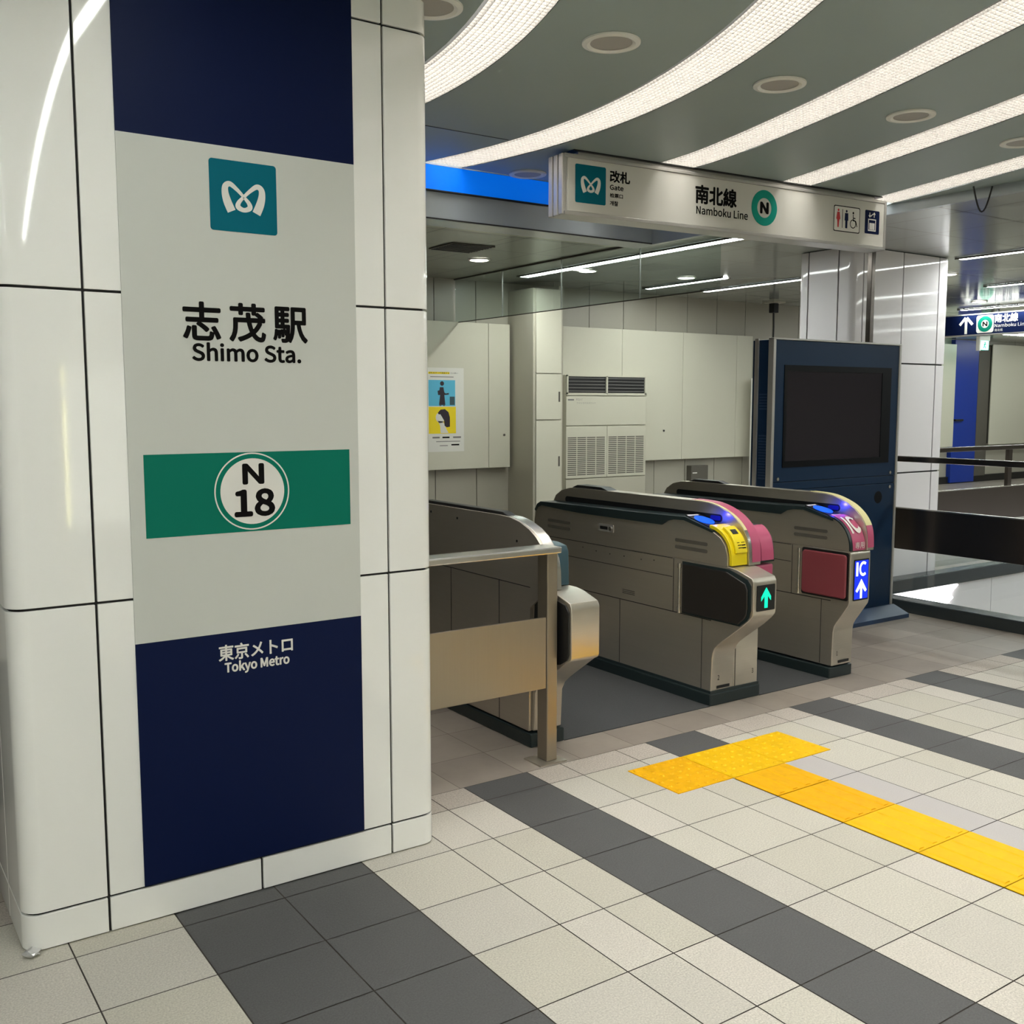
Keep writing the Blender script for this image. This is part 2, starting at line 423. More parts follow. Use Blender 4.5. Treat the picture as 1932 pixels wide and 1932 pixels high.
# thin joints in the grey ceiling
tj = MB()
for k, x0 in ((1, None),):
    pass
for (xa, ya, xb_, yb_) in ((kx(-.45), ky(2.455), kx(.42), ky(2.455)),):
    tj.box(xa, xb_, ya-.003, ya+.003, H1-.0015, H1+.0005)
struct(tj.build('trim_1', JOINT), 'thin dark joints between ceiling plates')

LBL = ['', 'curved light strip just right of the near pillar top', 'long curved light strip sweeping down to the blue lit panel',
       'curved light strip meeting the hanging sign left of its green ring', 'curved light strip meeting the hanging sign right of its green ring', 'rightmost curved light strip, passing the right end of the hanging sign']
for k in range(1, 6):
    mb = MB(); ch = MB(); rows = []; acc = 0; prev = None
    for i, y in enumerate(ys):
        c = strip_c(k, y)
        if c-HW-.02 < XL: continue
        if k == 5 and c+HW > XR-.02 and y > 0: break
        if k >= 4 and y > YB2-.01: break
        if c+HW > XB and y > YB2-.01: break
        if prev: acc += math.hypot(c-prev[0], y-prev[1])
        prev = (c, y); rows.append((c, y, acc))
    z = H1+.036; n = len(rows); vs = []
    for c, y, a in rows: vs += [(c-HW, y, z), (c+HW, y, z), (c-HW, y, z+.03), (c+HW, y, z+.03)]
    fs = []
    for i in range(n-1):
        b = 4*i; fs += [(b, b+1, b+5, b+4), (b+2, b+6, b+7, b+3), (b, b+4, b+6, b+2), (b+1, b+3, b+7, b+5)]
    root = thing('ceiling_light_strip', LBL[k], 'ceiling light', (rows[0][0], rows[0][1], H1), 'curved ceiling light strips')
    mb.add(vs, fs); mb.build('light_tube', LOUV, root)
    lv = MB(); z0, z1, th_ = H1+.003, H1+.022, .0008
    NL = 10
    for q in range(NL+1):
        off = -HW+.001+(2*HW-.002)*q/NL; vs = []
        for c, y, a in rows: vs += [(c+off-th_, y, z0), (c+off+th_, y, z0), (c+off+th_, y, z1), (c+off-th_, y, z1)]
        lv.add(vs, [(4*i+j, 4*(i+1)+j, 4*(i+1)+(j+1) % 4, 4*i+(j+1) % 4) for i in range(n-1) for j in range(4)])
    yy = rows[0][1]+.01
    while yy < rows[-1][1]-.003:
        i = min(max(int((yy-rows[0][1])/.1), 0), n-2); f = (yy-rows[i][1])/(rows[i+1][1]-rows[i][1]); c = rows[i][0]*(1-f)+rows[i+1][0]*f
        lv.box(c-HW, c+HW, yy-th_, yy+th_, z0, z1); yy += .0235
    lv.build('louvre', FIN, root)
    vs = []
    for c, y, a in rows: vs += [(c-HW-.015, y, H1+.001), (c-HW-.015, y, H1+.2), (c+HW, y, H1+.2), (c+HW, y, H1+.001)]
    fs = []
    for i in range(n-1):
        b = 4*i; fs += [(b, b+1, b+5, b+4), (b+1, b+2, b+6, b+5), (b+2, b+3, b+7, b+6)]
    ch.add(vs, fs); ch.build('light_channel', CHAN, root)

# fascias around the high ceiling
fb = MB()
fb.box(-6, XB, 2.290, 2.47, 2.474, 2.618)
fb.box(-6, XB, 2.290, 2.47, 2.756, H1+.25)
fb.box(-6, XB, 2.335, 2.47, 2.618, 2.756)
fb.box(XB-.04, XB, YB2, 2.29, 2.474, H1+.25)
fb.box(XB, XR, YB2, YB2+.04, 2.70, H1+.25)
struct(fb.build('trim_2', FASC), 'grey metal beam and fascia where the high ceiling drops')
fl2 = MB(); fl2.box(-6, XB-.04, 2.284, 2.292, 2.475, 2.482); fl2.box(-6, XB-.04, 2.27, 2.30, 2.619, 2.625)
struct(fl2.build('trim_3', JOINT), 'dark edge line along the fascia')
fr_ = MB(); fr_.box(XR, XR+.04, -7, YB2+.04, 2.70, H1+.25)
struct(fr_.build('trim_4', FASC), 'narrow grey step on the right edge of the curved light ceiling')
bp = MB(); bp.box(-6, XB-.045, 2.288, 2.33, 2.626, 2.754)
tag(bp.build('blue_light_panel', BLUEL), 'bright blue lit band above the gates, left of the hanging sign', 'light panel')

# lower tiled ceilings
def ceil_tiles(x0, x1, y0, y1, dx, dy, ox=0, oy=0):
    mb = MB(); x = x0
    xs = sorted({x0, x1} | {ox+dx*k for k in range(-60, 90) if x0 < ox+dx*k < x1}); yy = sorted({y0, y1} | {oy+dy*k for k in range(-60, 90) if y0 < oy+dy*k < y1})
    for i in range(len(xs)-1):
        for j in range(len(yy)-1):
            mb.add([(xs[i]+.004, yy[j]+.004, H2), (xs[i+1]-.004, yy[j]+.004, H2), (xs[i+1]-.004, yy[j+1]-.004, H2), (xs[i]+.004, yy[j+1]-.004, H2)], [(0, 1, 2, 3)], 0)
    mb.add([(x0, y0, H2+.004), (x1, y0, H2+.004), (x1, y1, H2+.004), (x0, y1, H2+.004)], [(0, 1, 2, 3)], 1)
    return mb
c2 = ceil_tiles(-6, XB, 2.47, 6.1, .6, .6, .1, .1)
c3 = ceil_tiles(XB, XR+.04, YB2+.04, 6.1, .6, .6, .1, .1)
for k, f in enumerate(c3.f): c2.add([c3.v[i] for i in f], [(0, 1, 2, 3)], c3.m[k])
struct(c2.build('ceiling', [CEIL2, SEAM]), 'lower grey metal tile ceiling beyond the gates')
c4 = ceil_tiles(XR+.04, 18.3, -7, 9, .6, .6, .1, .1)
struct(c4.build('ceiling', [CEIL3, SEAM]), 'lower glossy metal tile ceiling on the right')

# ================================================================== WALLS
def panel_wall(y, x0, x1, z0, z1, step, off, m, name, lab, depth=.12):
    mb = MB(); xs = sorted({x0, x1} | {off+step*k for k in range(-60, 80) if x0 < off+step*k < x1})
    for i in range(len(xs)-1): mb.box(xs[i]+.004, xs[i+1]-.004, y, y+.03, z0, z1, 0)
    mb.box(x0, x1, y+.012, y+depth, z0, z1, 1)
    return struct(mb.build(name, [m, SEAM]), lab)
panel_wall(6.08, -6, 9.6, 0, H2, .475, 2.49, WALLP, 'wall_back', 'back wall of tall grey cream metal panels')
wl = MB(); wl.box(9.6, 9.72, 6.08, 8.9, 0, H2); struct(wl.build('wall_return', WALLP), 'short wall returning to the deeper right part')
panel_wall(8.75, 9.6, 18.3, 0, H2, .95, 14.0, WALLP, 'wall_far', 'far wall of grey cream panels beyond the stairs')
bb = MB(); bb.box(9.72, 18.3, 8.70, 8.75, 0, .13); struct(bb.build('baseboard_far', BLK), 'black skirting along the far wall')
bb = MB(); bb.box(-6, 9.6, 6.04, 6.08, 0, .12); struct(bb.build('baseboard_back', DTEAL), 'dark skirting along the back wall')
w = MB(); w.box(-6.1, -6, -10, 9, 0, H1+.3); struct(w.build('wall_left', CREAM_D), 'cream wall on the left side')
w = MB(); w.box(-6.1, 18.3, -7.1, -7, -3.2, H1+.3); struct(w.build('wall_front', CREAM_D), 'cream wall behind the viewer')
w = MB(); w.box(-6, -1.2, 3.0, 3.1, 0, H2); struct(w.build('wall_office', OFFICE), 'grey office wall hidden behind the near pillar')
w = MB(); w.box(18.3, 18.4, -7, 9, -3.2, H1+.3); struct(w.build('wall_right', CREAM_D), 'cream wall at the far right')

# boards standing proud of the back wall
def board(x0, x1, z0, z1, seams, label, y=6.0, name='wall_board'):
    t = thing(name, label, 'wall panel', ((x0+x1)/2, y, z0), 'raised cream boards on the walls')
    xs = [x0]+seams+[x1]
    mb = MB()
    for i in range(len(xs)-1): mb.box(xs[i]+(.002 if i else 0), xs[i+1]-(.002 if i < len(xs)-2 else 0), y, y+.02, z0, z1)
    mb.build('board_face', CREAM, t, bevel=.003)
    b = MB(); b.box(x0+.01, x1-.01, y+.018, y+.078, z0+.01, z1-.01); b.build('board_frame', SEAM, t)
    return t
board(.6, 2.84, .865, 2.288, [2.585], 'raised cream board on the back wall holding the yellow and blue poster')
b2_ = board(3.505, 6.34, .872, 2.30, [4.31, 5.21, 6.075], 'raised cream board on the back wall behind the air conditioner')
mb = MB()
for (x, z) in ((4.93, 1.20),): mb.cyl((x, 5.998, z), (0, -1, 0), .012, .006, 12)
mb.build('fixing_screw', BLK, b2_)
mb = MB(); mb.cyl((2.77, 5.999, 1.19), (0, -1, 0), .012, .006, 12)
tag(mb.build('wall_screw', DARKG), 'small dark screw low on the board right of the poster', 'screw')

# poster
t = thing('poster', 'white notice poster with blue and yellow pictures on the back wall board', 'poster', (2.12, 5.998, 1.04))
F = Frame((1.90, 5.999, 1.04), (1, 0, 0))
slab(F, [rect(-.02, 0, .395, .805)], 0, .001).build('paper', PAPER, t)
slab(F, [rect(0, .44, .297, .688)], .001, .0016).build('picture', SKYB, t)
slab(F, [rect(0, .175, .303, .432)], .001, .0016).build('picture', POY, t)
m_ = slab(F, [disc(.15, .655, .022, 20), [(.125, .62), (.165, .62), (.175, .57), (.19, .56), (.225, .565), (.225, .55), (.175, .545), (.185, .45), (.115, .45), (.128, .545), (.105, .545), (.10, .585), (.12, .59)], rect(.12, .44, .14, .448), rect(.16, .44, .18, .448)], .0016, .0020)
m_.build('figure_drawing', HAIR, t)
slab(F, [rect(.235, .45, .29, .53)], .0016, .0019).build('gate_drawing', TEALP, t)
slab(F, [disc(.13, .33, .052, 24), [(.10, .30), (.16, .29), (.20, .21), (.22, .18), (.13, .18), (.125, .25)]], .0016, .0019).build('face_drawing', PAPER, t)
slab(F, [[(.10, .375), (.13, .405), (.18, .41), (.22, .38), (.235, .33), (.235, .24), (.20, .235), (.175, .25), (.17, .30), (.15, .33), (.13, .36), (.11, .36)]], .0019, .0023).build('hair_drawing', HAIR, t)
slab(F, [rect(0, .745, .235, .765)], .001, .0016).build('heading_bar', POY, t)
text(F, '改札をタッチ通過する', .005, .747, .23, .763, BLACK, t, d=.0017)
text(F, 'のお願い', .245, .748, .33, .762, GREYP, t, d=.0011)
for q, (a, b, c, d) in enumerate(((.04, .13, .12, .145), (.15, .13, .23, .145), (.27, .13, .36, .145), (.08, .095, .35, .102), (.12, .055, .21, .062), (.25, .058, .34, .072), (.02, .715, .28, .722))):
    slab(F, [rect(a, b, c, d)], .001, .0014).build('small_print', BLACK if q in (1, 5) else GREYP, t)

# service cabinet column
t = thing('service_cabinet', 'tall cream cabinet column with two flush handles on the back wall', 'cabinet', (3.02, 5.8, 0))
YF = 5.62
mb = MB(); mb.box(2.87, 3.205, YF+.02, 6.075, 0, 2.62); mb.build('body', CREAM_D, t, bevel=.004)
for z0, z1 in ((1.80, 2.61), (1.345, 1.79), (.50, 1.335), (.02, .49)):
    d_ = MB(); d_.box(2.895, 3.20, YF, YF+.018, z0, z1); dd = d_.build('door', CREAM, t, bevel=.003)
    if z0 in (1.345, .50):
        zc = 1.57 if z0 > 1 else .93
        h = MB(); h.box(3.165, 3.185, YF-.004, YF+.001, zc-.05, zc+.05); h.build('handle', DARKG, dd, bevel=.003)
mb = MB(); mb.box(3.21, 3.26, YF+.06, 6.07, 0, 2.66)
tag(mb.build('wall_trim_post', CREAM_D), 'narrow cream upright strip between service cabinet and air conditioner', 'trim')

# air conditioner
t = thing('air_conditioner', 'cream floor-standing air conditioner with slatted grilles against the back wall', 'air conditioner', (4.09, 5.95, 0))
Y0 = 5.93
mb = MB(); mb.box(3.50, 4.62, Y0+.02, 5.998, 0, 1.80); mb.build('body', CREAM, t, bevel=.004)
mb = MB(); mb.box(3.50, 4.60, Y0, Y0+.02, 1.275, 1.58); mb.build('front_panel', CREAM, t, bevel=.003)
mb = MB(); mb.box(3.50, 4.048, Y0, Y0+.02, .72, 1.265); mb.box(4.054, 4.60, Y0, Y0+.02, .72, 1.265); mb.build('front_panel', CREAM, t, bevel=.003)
mb = MB(); mb.box(3.50, 4.60, Y0, Y0+.02, .02, .71); mb.build('front_panel', CREAM_D, t, bevel=.003)
mb = MB(); mb.box(3.52, 4.585, Y0+.012, Y0+.03, 1.61, 1.79); mb.build('outlet_opening', BLK, t)
mb = MB()
for i in range(5): mb.box(3.53, 4.575, Y0+.002, Y0+.012, 1.63+.034*i, 1.637+.034*i)
mb.build('outlet_slats', GREYP, t)
mb = MB(); mb.box(4.035, 4.055, Y0-.003, Y0+.012, 1.60, 1.80); mb.box(3.505, 3.525, Y0-.003, Y0+.012, 1.60, 1.80); mb.box(4.58, 4.60, Y0-.003, Y0+.012, 1.60, 1.80); mb.box(3.505, 4.6, Y0-.003, Y0+.012, 1.785, 1.80); mb.box(3.505, 4.6, Y0-.003, Y0+.012, 1.59, 1.615)
mb.build('outlet_frame', CREAM, t)
for x0 in (3.52, 4.07):
    mb = MB()
    for i in range(20):
        for j in range(4):
            mb.box(x0+.128*j, x0+.128*j+.115, Y0-.0015, Y0-.0003, .752+.0205*i, .762+.0205*i)
    mb.build('intake_grille', DARKG, t)
F = Frame((3.50, Y0-.0005, 1.5), (1, 0, 0))
text(F, 'FCU-7', .13, .035, .21, .055, GREYP, t, d=0); text(F, 'ファンコイルユニット', .135, .0, .39, .018, GREYP, t, d=0)
slab(F, [rect(.02, .035, .10, .05)], 0, .0008).build('maker_plate', GREYP, t)

# junction box low on the wall, white board, ceiling rod
t = thing('junction_box', 'small grey metal box low on the back wall behind the gates', 'junction box', (5.49, 6.05, .6))
mb = MB(); mb.box(5.37, 5.64, 6.0, 6.078, .50, .79); mb.build('box', DARKG, t, bevel=.004)
mb = MB(); mb.box(5.39, 5.46, 5.997, 6.001, .70, .712); mb.build('label_plate', WHITE, t)
mb = MB(); mb.box(6.215, 6.55, 5.86, 5.90, .02, 1.80)
tag(mb.build('white_board', WHITE, bevel=.004), 'tall narrow white board standing just left of the navy display unit', 'board')
t = thing('ceiling_sensor', 'black ceiling fitting with a thin rod hanging near the back wall', 'sensor', (6.50, 5.83, 2.7))
mb = MB(); mb.box(6.40, 6.60, 5.74, 5.92, 2.68, 2.699); mb.build('mounting_plate', CREAM_D, t)
mb = MB(); mb.box(6.46, 6.54, 5.79, 5.87, 2.57, 2.68); mb.build('housing', BLK, t, bevel=.005)
mb = MB(); mb.tube([(6.50, 5.83, 2.57), (6.505, 5.83, 2.4), (6.50, 5.83, 2.1), (6.50, 5.83, 1.9)], .010); mb.build('rod', BLK, t)

# ceiling vent and round lights, tube lights
t = thing('ceiling_vent', 'dark square air vent in the tiled ceiling left above the gates', 'vent', (1.25, 4.33, H2))
mb = MB(); mb.box(1.06, 1.44, 4.14, 4.50, H2-.008, H2-.001); mb.build('frame', DARKG, t)
mb = MB(); [mb.box(1.08, 1.42, 4.16+.04*i, 4.175+.04*i, H2-.012, H2-.008) for i in range(9)]; mb.build('louvre_blades', BLK, t)
def round_light(x, y, label):
    t = thing('round_downlight', label, 'ceiling light', (x, y, H2), 'small round ceiling lights beyond the gates')
    mb = MB(); mb.cyl((x, y, H2-.008), (0, 0, 1), .075, .007, 28); mb.build('lens', LAMPM, t)
    mb = MB(); mb.ring((x, y, H2-.001), (0, 0, -1), [(.074, 0), (.092, 0), (.092, .008), (.078, .012), (.074, .008)]); mb.build('rim', SPKR, t, smooth=True)
round_light(1.709, 4.79, 'round ceiling light nearest the dark vent'); round_light(2.90, 4.84, 'round ceiling light just right of the long tube light')
round_light(3.99, 4.70, 'round ceiling light below the middle of the hanging sign'); round_light(5.82, 3.15, 'round ceiling light beside the far pillar right edge'); round_light(8.45, 4.43, 'round ceiling light above the navy direction sign')
def tube_light(x, y0, y1, w, label, H2=H2, group='long ceiling tube lights', tm=None):
    t = thing('tube_light', label, 'ceiling light', (x, (y0+y1)/2, H2), group)
    mb = MB(); mb.box(x-w, x+w, y0, y1, H2-.012, H2-.002); mb.build('tube', tm or TUBEM, t)
    mb = MB(); mb.box(x-w-.02, x-w-.002, y0-.02, y1+.02, H2-.014, H2-.001); mb.box(x+w+.002, x+w+.02, y0-.02, y1+.02, H2-.014, H2-.001); mb.build('housing', SEAM, t)
tube_light(2.66, 2.75, 5.5, .05, 'long bright tube light nearest behind the smoke glass')
tube_light(4.30, 4.50, 5.60, .035, 'short faint tube light in the middle of the tiled ceiling')
tube_light(4.985, 3.4, 5.45, .035, 'tube light reaching the far pillar on its left side')
tube_light(4.99, -4.5, 2.50, .035, 'tube light starting at the far pillar right edge')
tube_light(7.08, -3.5, 3.5, .045, 'tube light second from the far pillar on the right')
tube_light(9.27, -3.5, 5.17, .045, 'tube light just above the navy direction sign')
tube_light(11.6, -3.5, 6.6, .045, 'tube light furthest right beyond the navy sign')
tube_light(14.2, -3.5, 7.25, .05, 'tube light nearest the blue door')

t = thing('tube_light', 'added unseen crosswise tube washing the far wall above the blue door', 'ceiling light', (15.2, 7.4, H2), 'long ceiling tube lights')  # fill tube added out of sight to brighten the far wall
mb = MB(); mb.box(11.5, 18, 7.38, 7.42, H2-.012, H2-.002); mb.build('tube', TUBEM, t)
for x in (-2.154, -3.5, -4.8):  # second and third rows are unseen fill, added to brighten upright faces
    for a, b in ((-1.02, -.15), (-3.2, -1.07), (-5.4, -3.26)):
        tube_light(x, a, b, .019, {-2.154: 'bare tube light mirrored in the near pillar, behind the viewer', -3.5: 'added unseen bare tube over the viewer, second row from the pillar', -4.8: 'added unseen bare tube by the left wall, behind the viewer'}[x]+{-1.02: ', end near the pillar', -3.2: ', middle of its row', -5.4: ', furthest back'}[a], H1, 'bare tube lights behind the viewer', TUBEB)
# smoke curtain glass
t = thing('smoke_glass_screen', 'hanging row of clear smoke glass panes below the tiled ceiling', 'glass screen', (2.243, 4.4, 2.7))
y = 2.55
for y1 in (3.38, 4.36, 5.24, 6.06):
    mb = MB(); mb.box(2.240, 2.246, y+.003, y1-.003, 2.287, 2.69); mb.build('glass_pane', SMOKE, t)
    y = y1
mb = MB(); mb.box(2.233, 2.253, 2.52, 6.07, 2.688, 2.699); mb.build('top_rail', DARKG, t)
for yj in (3.38, 4.36, 5.24):
    mb = MB(); mb.box(2.239, 2.247, yj-.003, yj+.003, 2.287, 2.688); mb.build('pane_joint', ALU, t)
mb = MB(); mb.box(2.238, 2.248, 2.55, 6.06, 2.280, 2.287); mb.build('bottom_edge', SEAM, t)

# speakers in the grey ceiling
sp = thing('ceiling_speaker', 'x', 'ceiling speaker', (0, 0, H1), 'round speakers between the light strips')
mb = MB(); mb.ring((0, 0, H1), (0, 0, -1), [(.074, .001), (.104, .001), (.103, .007), (.086, .011), (.074, .005)], 40); mb.v = [(a, b, c) for a, b, c in mb.v]; mb.build('trim_ring', SPKR, sp, smooth=True)
mb = MB(); mb.cyl((0, 0, H1-.004), (0, 0, 1), .075, .003, 36); mb.build('speaker_grille', SPK, sp)
spots = [(-.115, .90, 'round speaker between the two light strips nearest the near pillar'), (.905, .885, 'round speaker second from the near pillar in the ceiling row'), (1.885, .855, 'round speaker third from the near pillar in the ceiling row'),
         (2.90, .82, 'round speaker at the right picture edge of the ceiling'), (-.93, .99, 'round speaker cut by the near pillar at the very top'), (1.007, 3.215-.12, 'round speaker just above the blue lit band')]
for i, (x, y, l) in enumerate(spots):
    o = sp if i == 0 else copy_tree(sp)
    o.location = (kx(x), ky(y), H1); o['label'] = l

# cable loop and thin wires
mb = MB(); mb.tube([(2.69+.095*i/12, .985-.06*i/12, H1-.006-.145*math.sin(PI*i/12)) for i in range(13)], .005)
tag(mb.build('hanging_cable', BLK, smooth=True), 'black cable loop hanging from the ceiling at upper right', 'cable')

# ================================================================== PILLARS
def rounded_path(x0, x1, y0, y1, r, n=6):
    """closed path, counter-clockwise seen from above, starting on the front face"""
    out = []
    for cx, cy, a in ((x1-r, y0+r, -90), (x1-r, y1-r, 0), (x0+r, y1-r, 90), (x0+r, y0+r, 180)):
        for i in range(n+1):
            t = math.radians(a+90*i/n); out.append(Vector((cx+r*math.cos(t), cy+r*math.sin(t), 0)))
    return out
def pillar(name, label, x0, x1, y0, y1, zs, r, fj, lj, base_j, m, z_top, g=.0035):
    t = thing(name, label, 'pillar', ((x0+x1)/2, (y0+y1)/2, 0))
    mb = MB(); e = .012
    mb.prism([(p.x, p.y) for p in rounded_path(x0+e, x1-e, y0+e, y1-e, r-.006)], 0, z_top-.001, 'z'); mb.build('core', JOINT, t)
    path = rounded_path(x0, x1, y0, y1, r); n = len(path)
    # cumulative length and forced cuts
    loop = path+[path[0]]
    segs = []
    cuts = []
    for j in fj: cuts.append(('f', j))
    # parametrise: insert cut points as breakpoints
    pts = []
    for i in range(n):
        a, b = loop[i], loop[i+1]; ins = []
        if abs(a.y-y0) < 1e-6 and abs(b.y-y0) < 1e-6: ins = [Vector((j, y0, 0)) for j in fj if min(a.x, b.x) < j < max(a.x, b.x)]; ins.sort(key=lambda p: (p-a).length)
        elif abs(a.x-x0) < 1e-6 and abs(b.x-x0) < 1e-6: ins = [Vector((x0, j, 0)) for j in lj if min(a.y, b.y) < j < max(a.y, b.y)]; ins.sort(key=lambda p: (p-a).length)
        elif abs(a.x-x1) < 1e-6 and abs(b.x-x1) < 1e-6: ins = [Vector((x1, (y0+y1)/2, 0))]
        elif abs(a.y-y1) < 1e-6 and abs(b.y-y1) < 1e-6: ins = [Vector(((x0+x1)/2, y1, 0))]
        pts.append((a, False)); pts += [(p, True) for p in ins]
    k0 = next(i for i, p in enumerate(pts) if p[1]); pts = pts[k0:]+pts[:k0]+[pts[k0]]
    panels = []; cur = [pts[0][0]]
    for p, c in pts[1:]:
        cur.append(p)
        if c: panels.append(cur); cur = [p]
    cx, cy = (x0+x1)/2, (y0+y1)/2
    mb = MB()
    for pl in panels:
        for i in range(len(zs)-1):
            z0, z1 = zs[i]+g, zs[i+1]-g
            P = [Vector(p) for p in pl]
            P[0] = P[0]+(P[1]-P[0]).normalized()*g; P[-1] = P[-1]+(P[-2]-P[-1]).normalized()*g
            subs = [P]
            if i == 0 and base_j and abs(P[0].y-y0) < 1e-6 and abs(P[-1].y-y0) < 1e-6 and P[0].x < base_j < P[-1].x:
                subs = [[P[0], Vector((base_j-g, y0, 0))], [Vector((base_j+g, y0, 0)), P[-1]]]
            for Q in subs:
                inner = []
                for q, p in enumerate(Q):
                    a, b = Q[max(q-1, 0)], Q[min(q+1, len(Q)-1)]; tt = (b-a).normalized(); nn = Vector((tt.y, -tt.x, 0)); inner.append(p-nn*.011)
                k = len(Q); vs = [(p.x, p.y, z0) for p in Q]+[(p.x, p.y, z1) for p in Q]+[(p.x, p.y, z0) for p in inner]+[(p.x, p.y, z1) for p in inner]
                fs = []
                for a in range(k-1): fs += [(a, a+1, k+a+1, k+a), (2*k+a, 3*k+a, 3*k+a+1, 2*k+a+1), (a, 2*k+a, 2*k+a+1, a+1), (k+a, k+a+1, 3*k+a+1, 3*k+a)]
                fs += [(0, k, 3*k, 2*k), (k-1, 3*k-1, 4*k-1, 2*k-1)]
                mb.add(vs, fs)
    mb.build('glazed_cladding', m, t, smooth=True, bevel=.0018)
    return t
pillar('pillar', 'big white glazed pillar in the foreground carrying the station name sign', -2.575, -1.281, .388, .90, [0, .105, .95, 1.797, 2.653, H1], .05, [-2.352, -1.452], [.64], -1.902, TILE_W, H1)
pillar('pillar', 'far white glazed pillar behind the navy display unit', 3.67, 4.925, 2.55, 3.08, [.002, .935, 1.82, 2.7], .05, [3.795, 4.295, 4.775], [2.69, 2.98], None, TILE_W2, 2.7, .006)

# ================================================================== STATION NAME SIGN ON THE NEAR PILLAR
t = thing('station_name_sign', 'tall station name sign in navy and cream on the near pillar', 'sign', (-1.9, .386, .11))
F = Frame((0, .3872, 0), (1, 0, 0)); d0 = .0
slab(F, [rect(-2.254, 2.221, -1.556, H1-.002)], 0, .003).build('navy_panel', NAVY, t)
slab(F, [rect(-2.254, .822, -1.556, 2.221)], 0, .003).build('cream_panel', SIGN_CREAM, t)
slab(F, [rect(-2.254, .110, -1.556, .822)], 0, .003).build('navy_panel', NAVY, t)
F2 = Frame((0, .3840, 0), (1, 0, 0))
logo(F2, -2.004, 1.986, .198, t)
text(F2, '志', -2.089, 1.677, -1.985, 1.781, BLACK, t, d=.0002, bold=.024)
text(F2, '茂', -1.956, 1.677, -1.851, 1.783, BLACK, t, d=.0002, bold=.024)
text(F2, '駅', -1.824, 1.678, -1.720, 1.779, BLACK, t, d=.0002, bold=.024)
text(F2, 'Shimo Sta.', -2.066, 1.618, -1.742, 1.668, BLACK, t, d=.0002, bold=.034)
slab(F2, [rect(-2.213, 1.119, -1.587, 1.354)], 0, .0006).build('green_band', GREEN, t)
ringq(F2, -1.9025, 1.238, .1145, .1105, .0006, .0010).build('ring_line', WHITE, t)
slab(F2, [disc(-1.9015, 1.238, .0975, 64)], .0006, .0010).build('white_disc', WHITE, t)
text(F2, 'N', -1.929, 1.262, -1.869, 1.317, BLACK, t, d=.0012, bold=.055)
text(F2, '18', -1.955, 1.166, -1.838, 1.241, BLACK, t, d=.0012, bold=.048)
text(F2, '東京メトロ', -2.018, .739, -1.789, .786, WHITE, t, d=.0002, bold=.02)
text(F2, 'Tokyo Metro', -2.001, .695, -1.801, .733, WHITE, t, d=.0002, bold=.03)

# ================================================================== HANGING SIGN
th = math.atan2(2.04-2.2, 2.70)
KS = .88; CO = Vector((-2.96692, -2.53703, 1.49236)); S0 = CO+(Vector((.63, 2.2, 0))-CO)*KS; U = Vector((math.cos(th), math.sin(th), 0)); F = Frame(S0, U, k=KS)
t = thing('hanging_sign', 'long white hanging direction sign above the ticket gates', 'sign', (1.39, 1.58, 2.44))
def fbox(fr, x0, x1, y0, y1, d0, d1, mb=None): return slab(fr, [rect(x0, y0, x1, y1)], d0, d1, mb)
fbox(F, .012, 2.70, 2.59, 2.888, -.14, -.004).build('sign_body', ALU, t)
fbox(F, .022, 2.69, 2.592, 2.885, -.004, 0).build('face_panel', FACE, t)
m_ = fbox(F, 0, 2.71, 2.888, 2.908, -.15, .006); fbox(F, 0, 2.71, 2.57, 2.590, -.15, .006, m_); fbox(F, 2.69, 2.712, 2.57, 2.908, -.15, .006, m_)
m_.build('aluminium_frame', ALU, t, bevel=.002)
m_ = MB()
for d in (-.15, -.098, -.046): fbox(F, -.012, .018, 2.57, 2.908, d, d+.04, m_)
m_.build('end_fins', ALU, t, bevel=.004)
fbox(F, .10, 2.60, 2.908, 2.925, -.10, -.01).build('mounting_rail', ALU, t)
fbox(F, .06, 2.66, 2.925, 2.932, -.13, .01).build('shadow_gap_strip', BLK, t)
F2 = Frame(S0+F.n*.0006, U, k=KS)
sq = logo(F2, .074, 2.643, .214, t)
text(F2, '改札', .319, 2.782, .462, 2.846, BLACK, t, d=.0002, bold=.028)
text(F2, 'Gate', .319, 2.738, .415, 2.765, BLACK, t, d=.0002, bold=.03)
text(F2, '检票口', .319, 2.694, .412, 2.718, BLACK, t, d=.0002, bold=.02)
text(F2, '개찰', .319, 2.648, .378, 2.674, BLACK, t, d=.0002, bold=.02)
text(F2, '南北線', .970, 2.728, 1.304, 2.835, BLACK, t, d=.0002, bold=.028)
text(F2, 'Namboku Line', .977, 2.662, 1.404, 2.712, BLACK, t, d=.0002, bold=.02)
ringq(F2, 1.547, 2.750, .112, .062, .0, .0010).build('line_ring', GREEN2, t)
text(F2, 'N', 1.515, 2.719, 1.580, 2.782, BLACK, t, d=.0004, bold=.07)
m_ = slab(F2, [rrect(2.188, 2.662, 2.446, 2.834, .012)], 0, .0006); m_.build('pictogram_frame', BLACK, t)
slab(F2, [rrect(2.194, 2.668, 2.440, 2.828, .010)], .0006, .0010).build('pictogram_plate', WHITE, t)
def person(fr, cx, y0, h, m, dress):
    b = slab(fr, [disc(cx, y0+h*.93, h*.07, 16)], .001, .0014)
    if dress: P = [(-.10, .83), (.10, .83), (.16, .45), (.10, .42), (.07, .30), (.05, 0), (-.05, 0), (-.07, .30), (-.10, .42), (-.16, .45)]
    else: P = [(-.13, .83), (.13, .83), (.15, .42), (.09, .42), (.085, 0), (-.085, 0), (-.09, .42), (-.15, .42)]
    slab(fr, [[(cx+a*h, y0+b_*h) for a, b_ in P]], .001, .0014, b); return b.build('pictogram', m, t)
person(F2, 2.232, 2.69, .122, RED, True); person(F2, 2.312, 2.688, .122, NAVY, False)
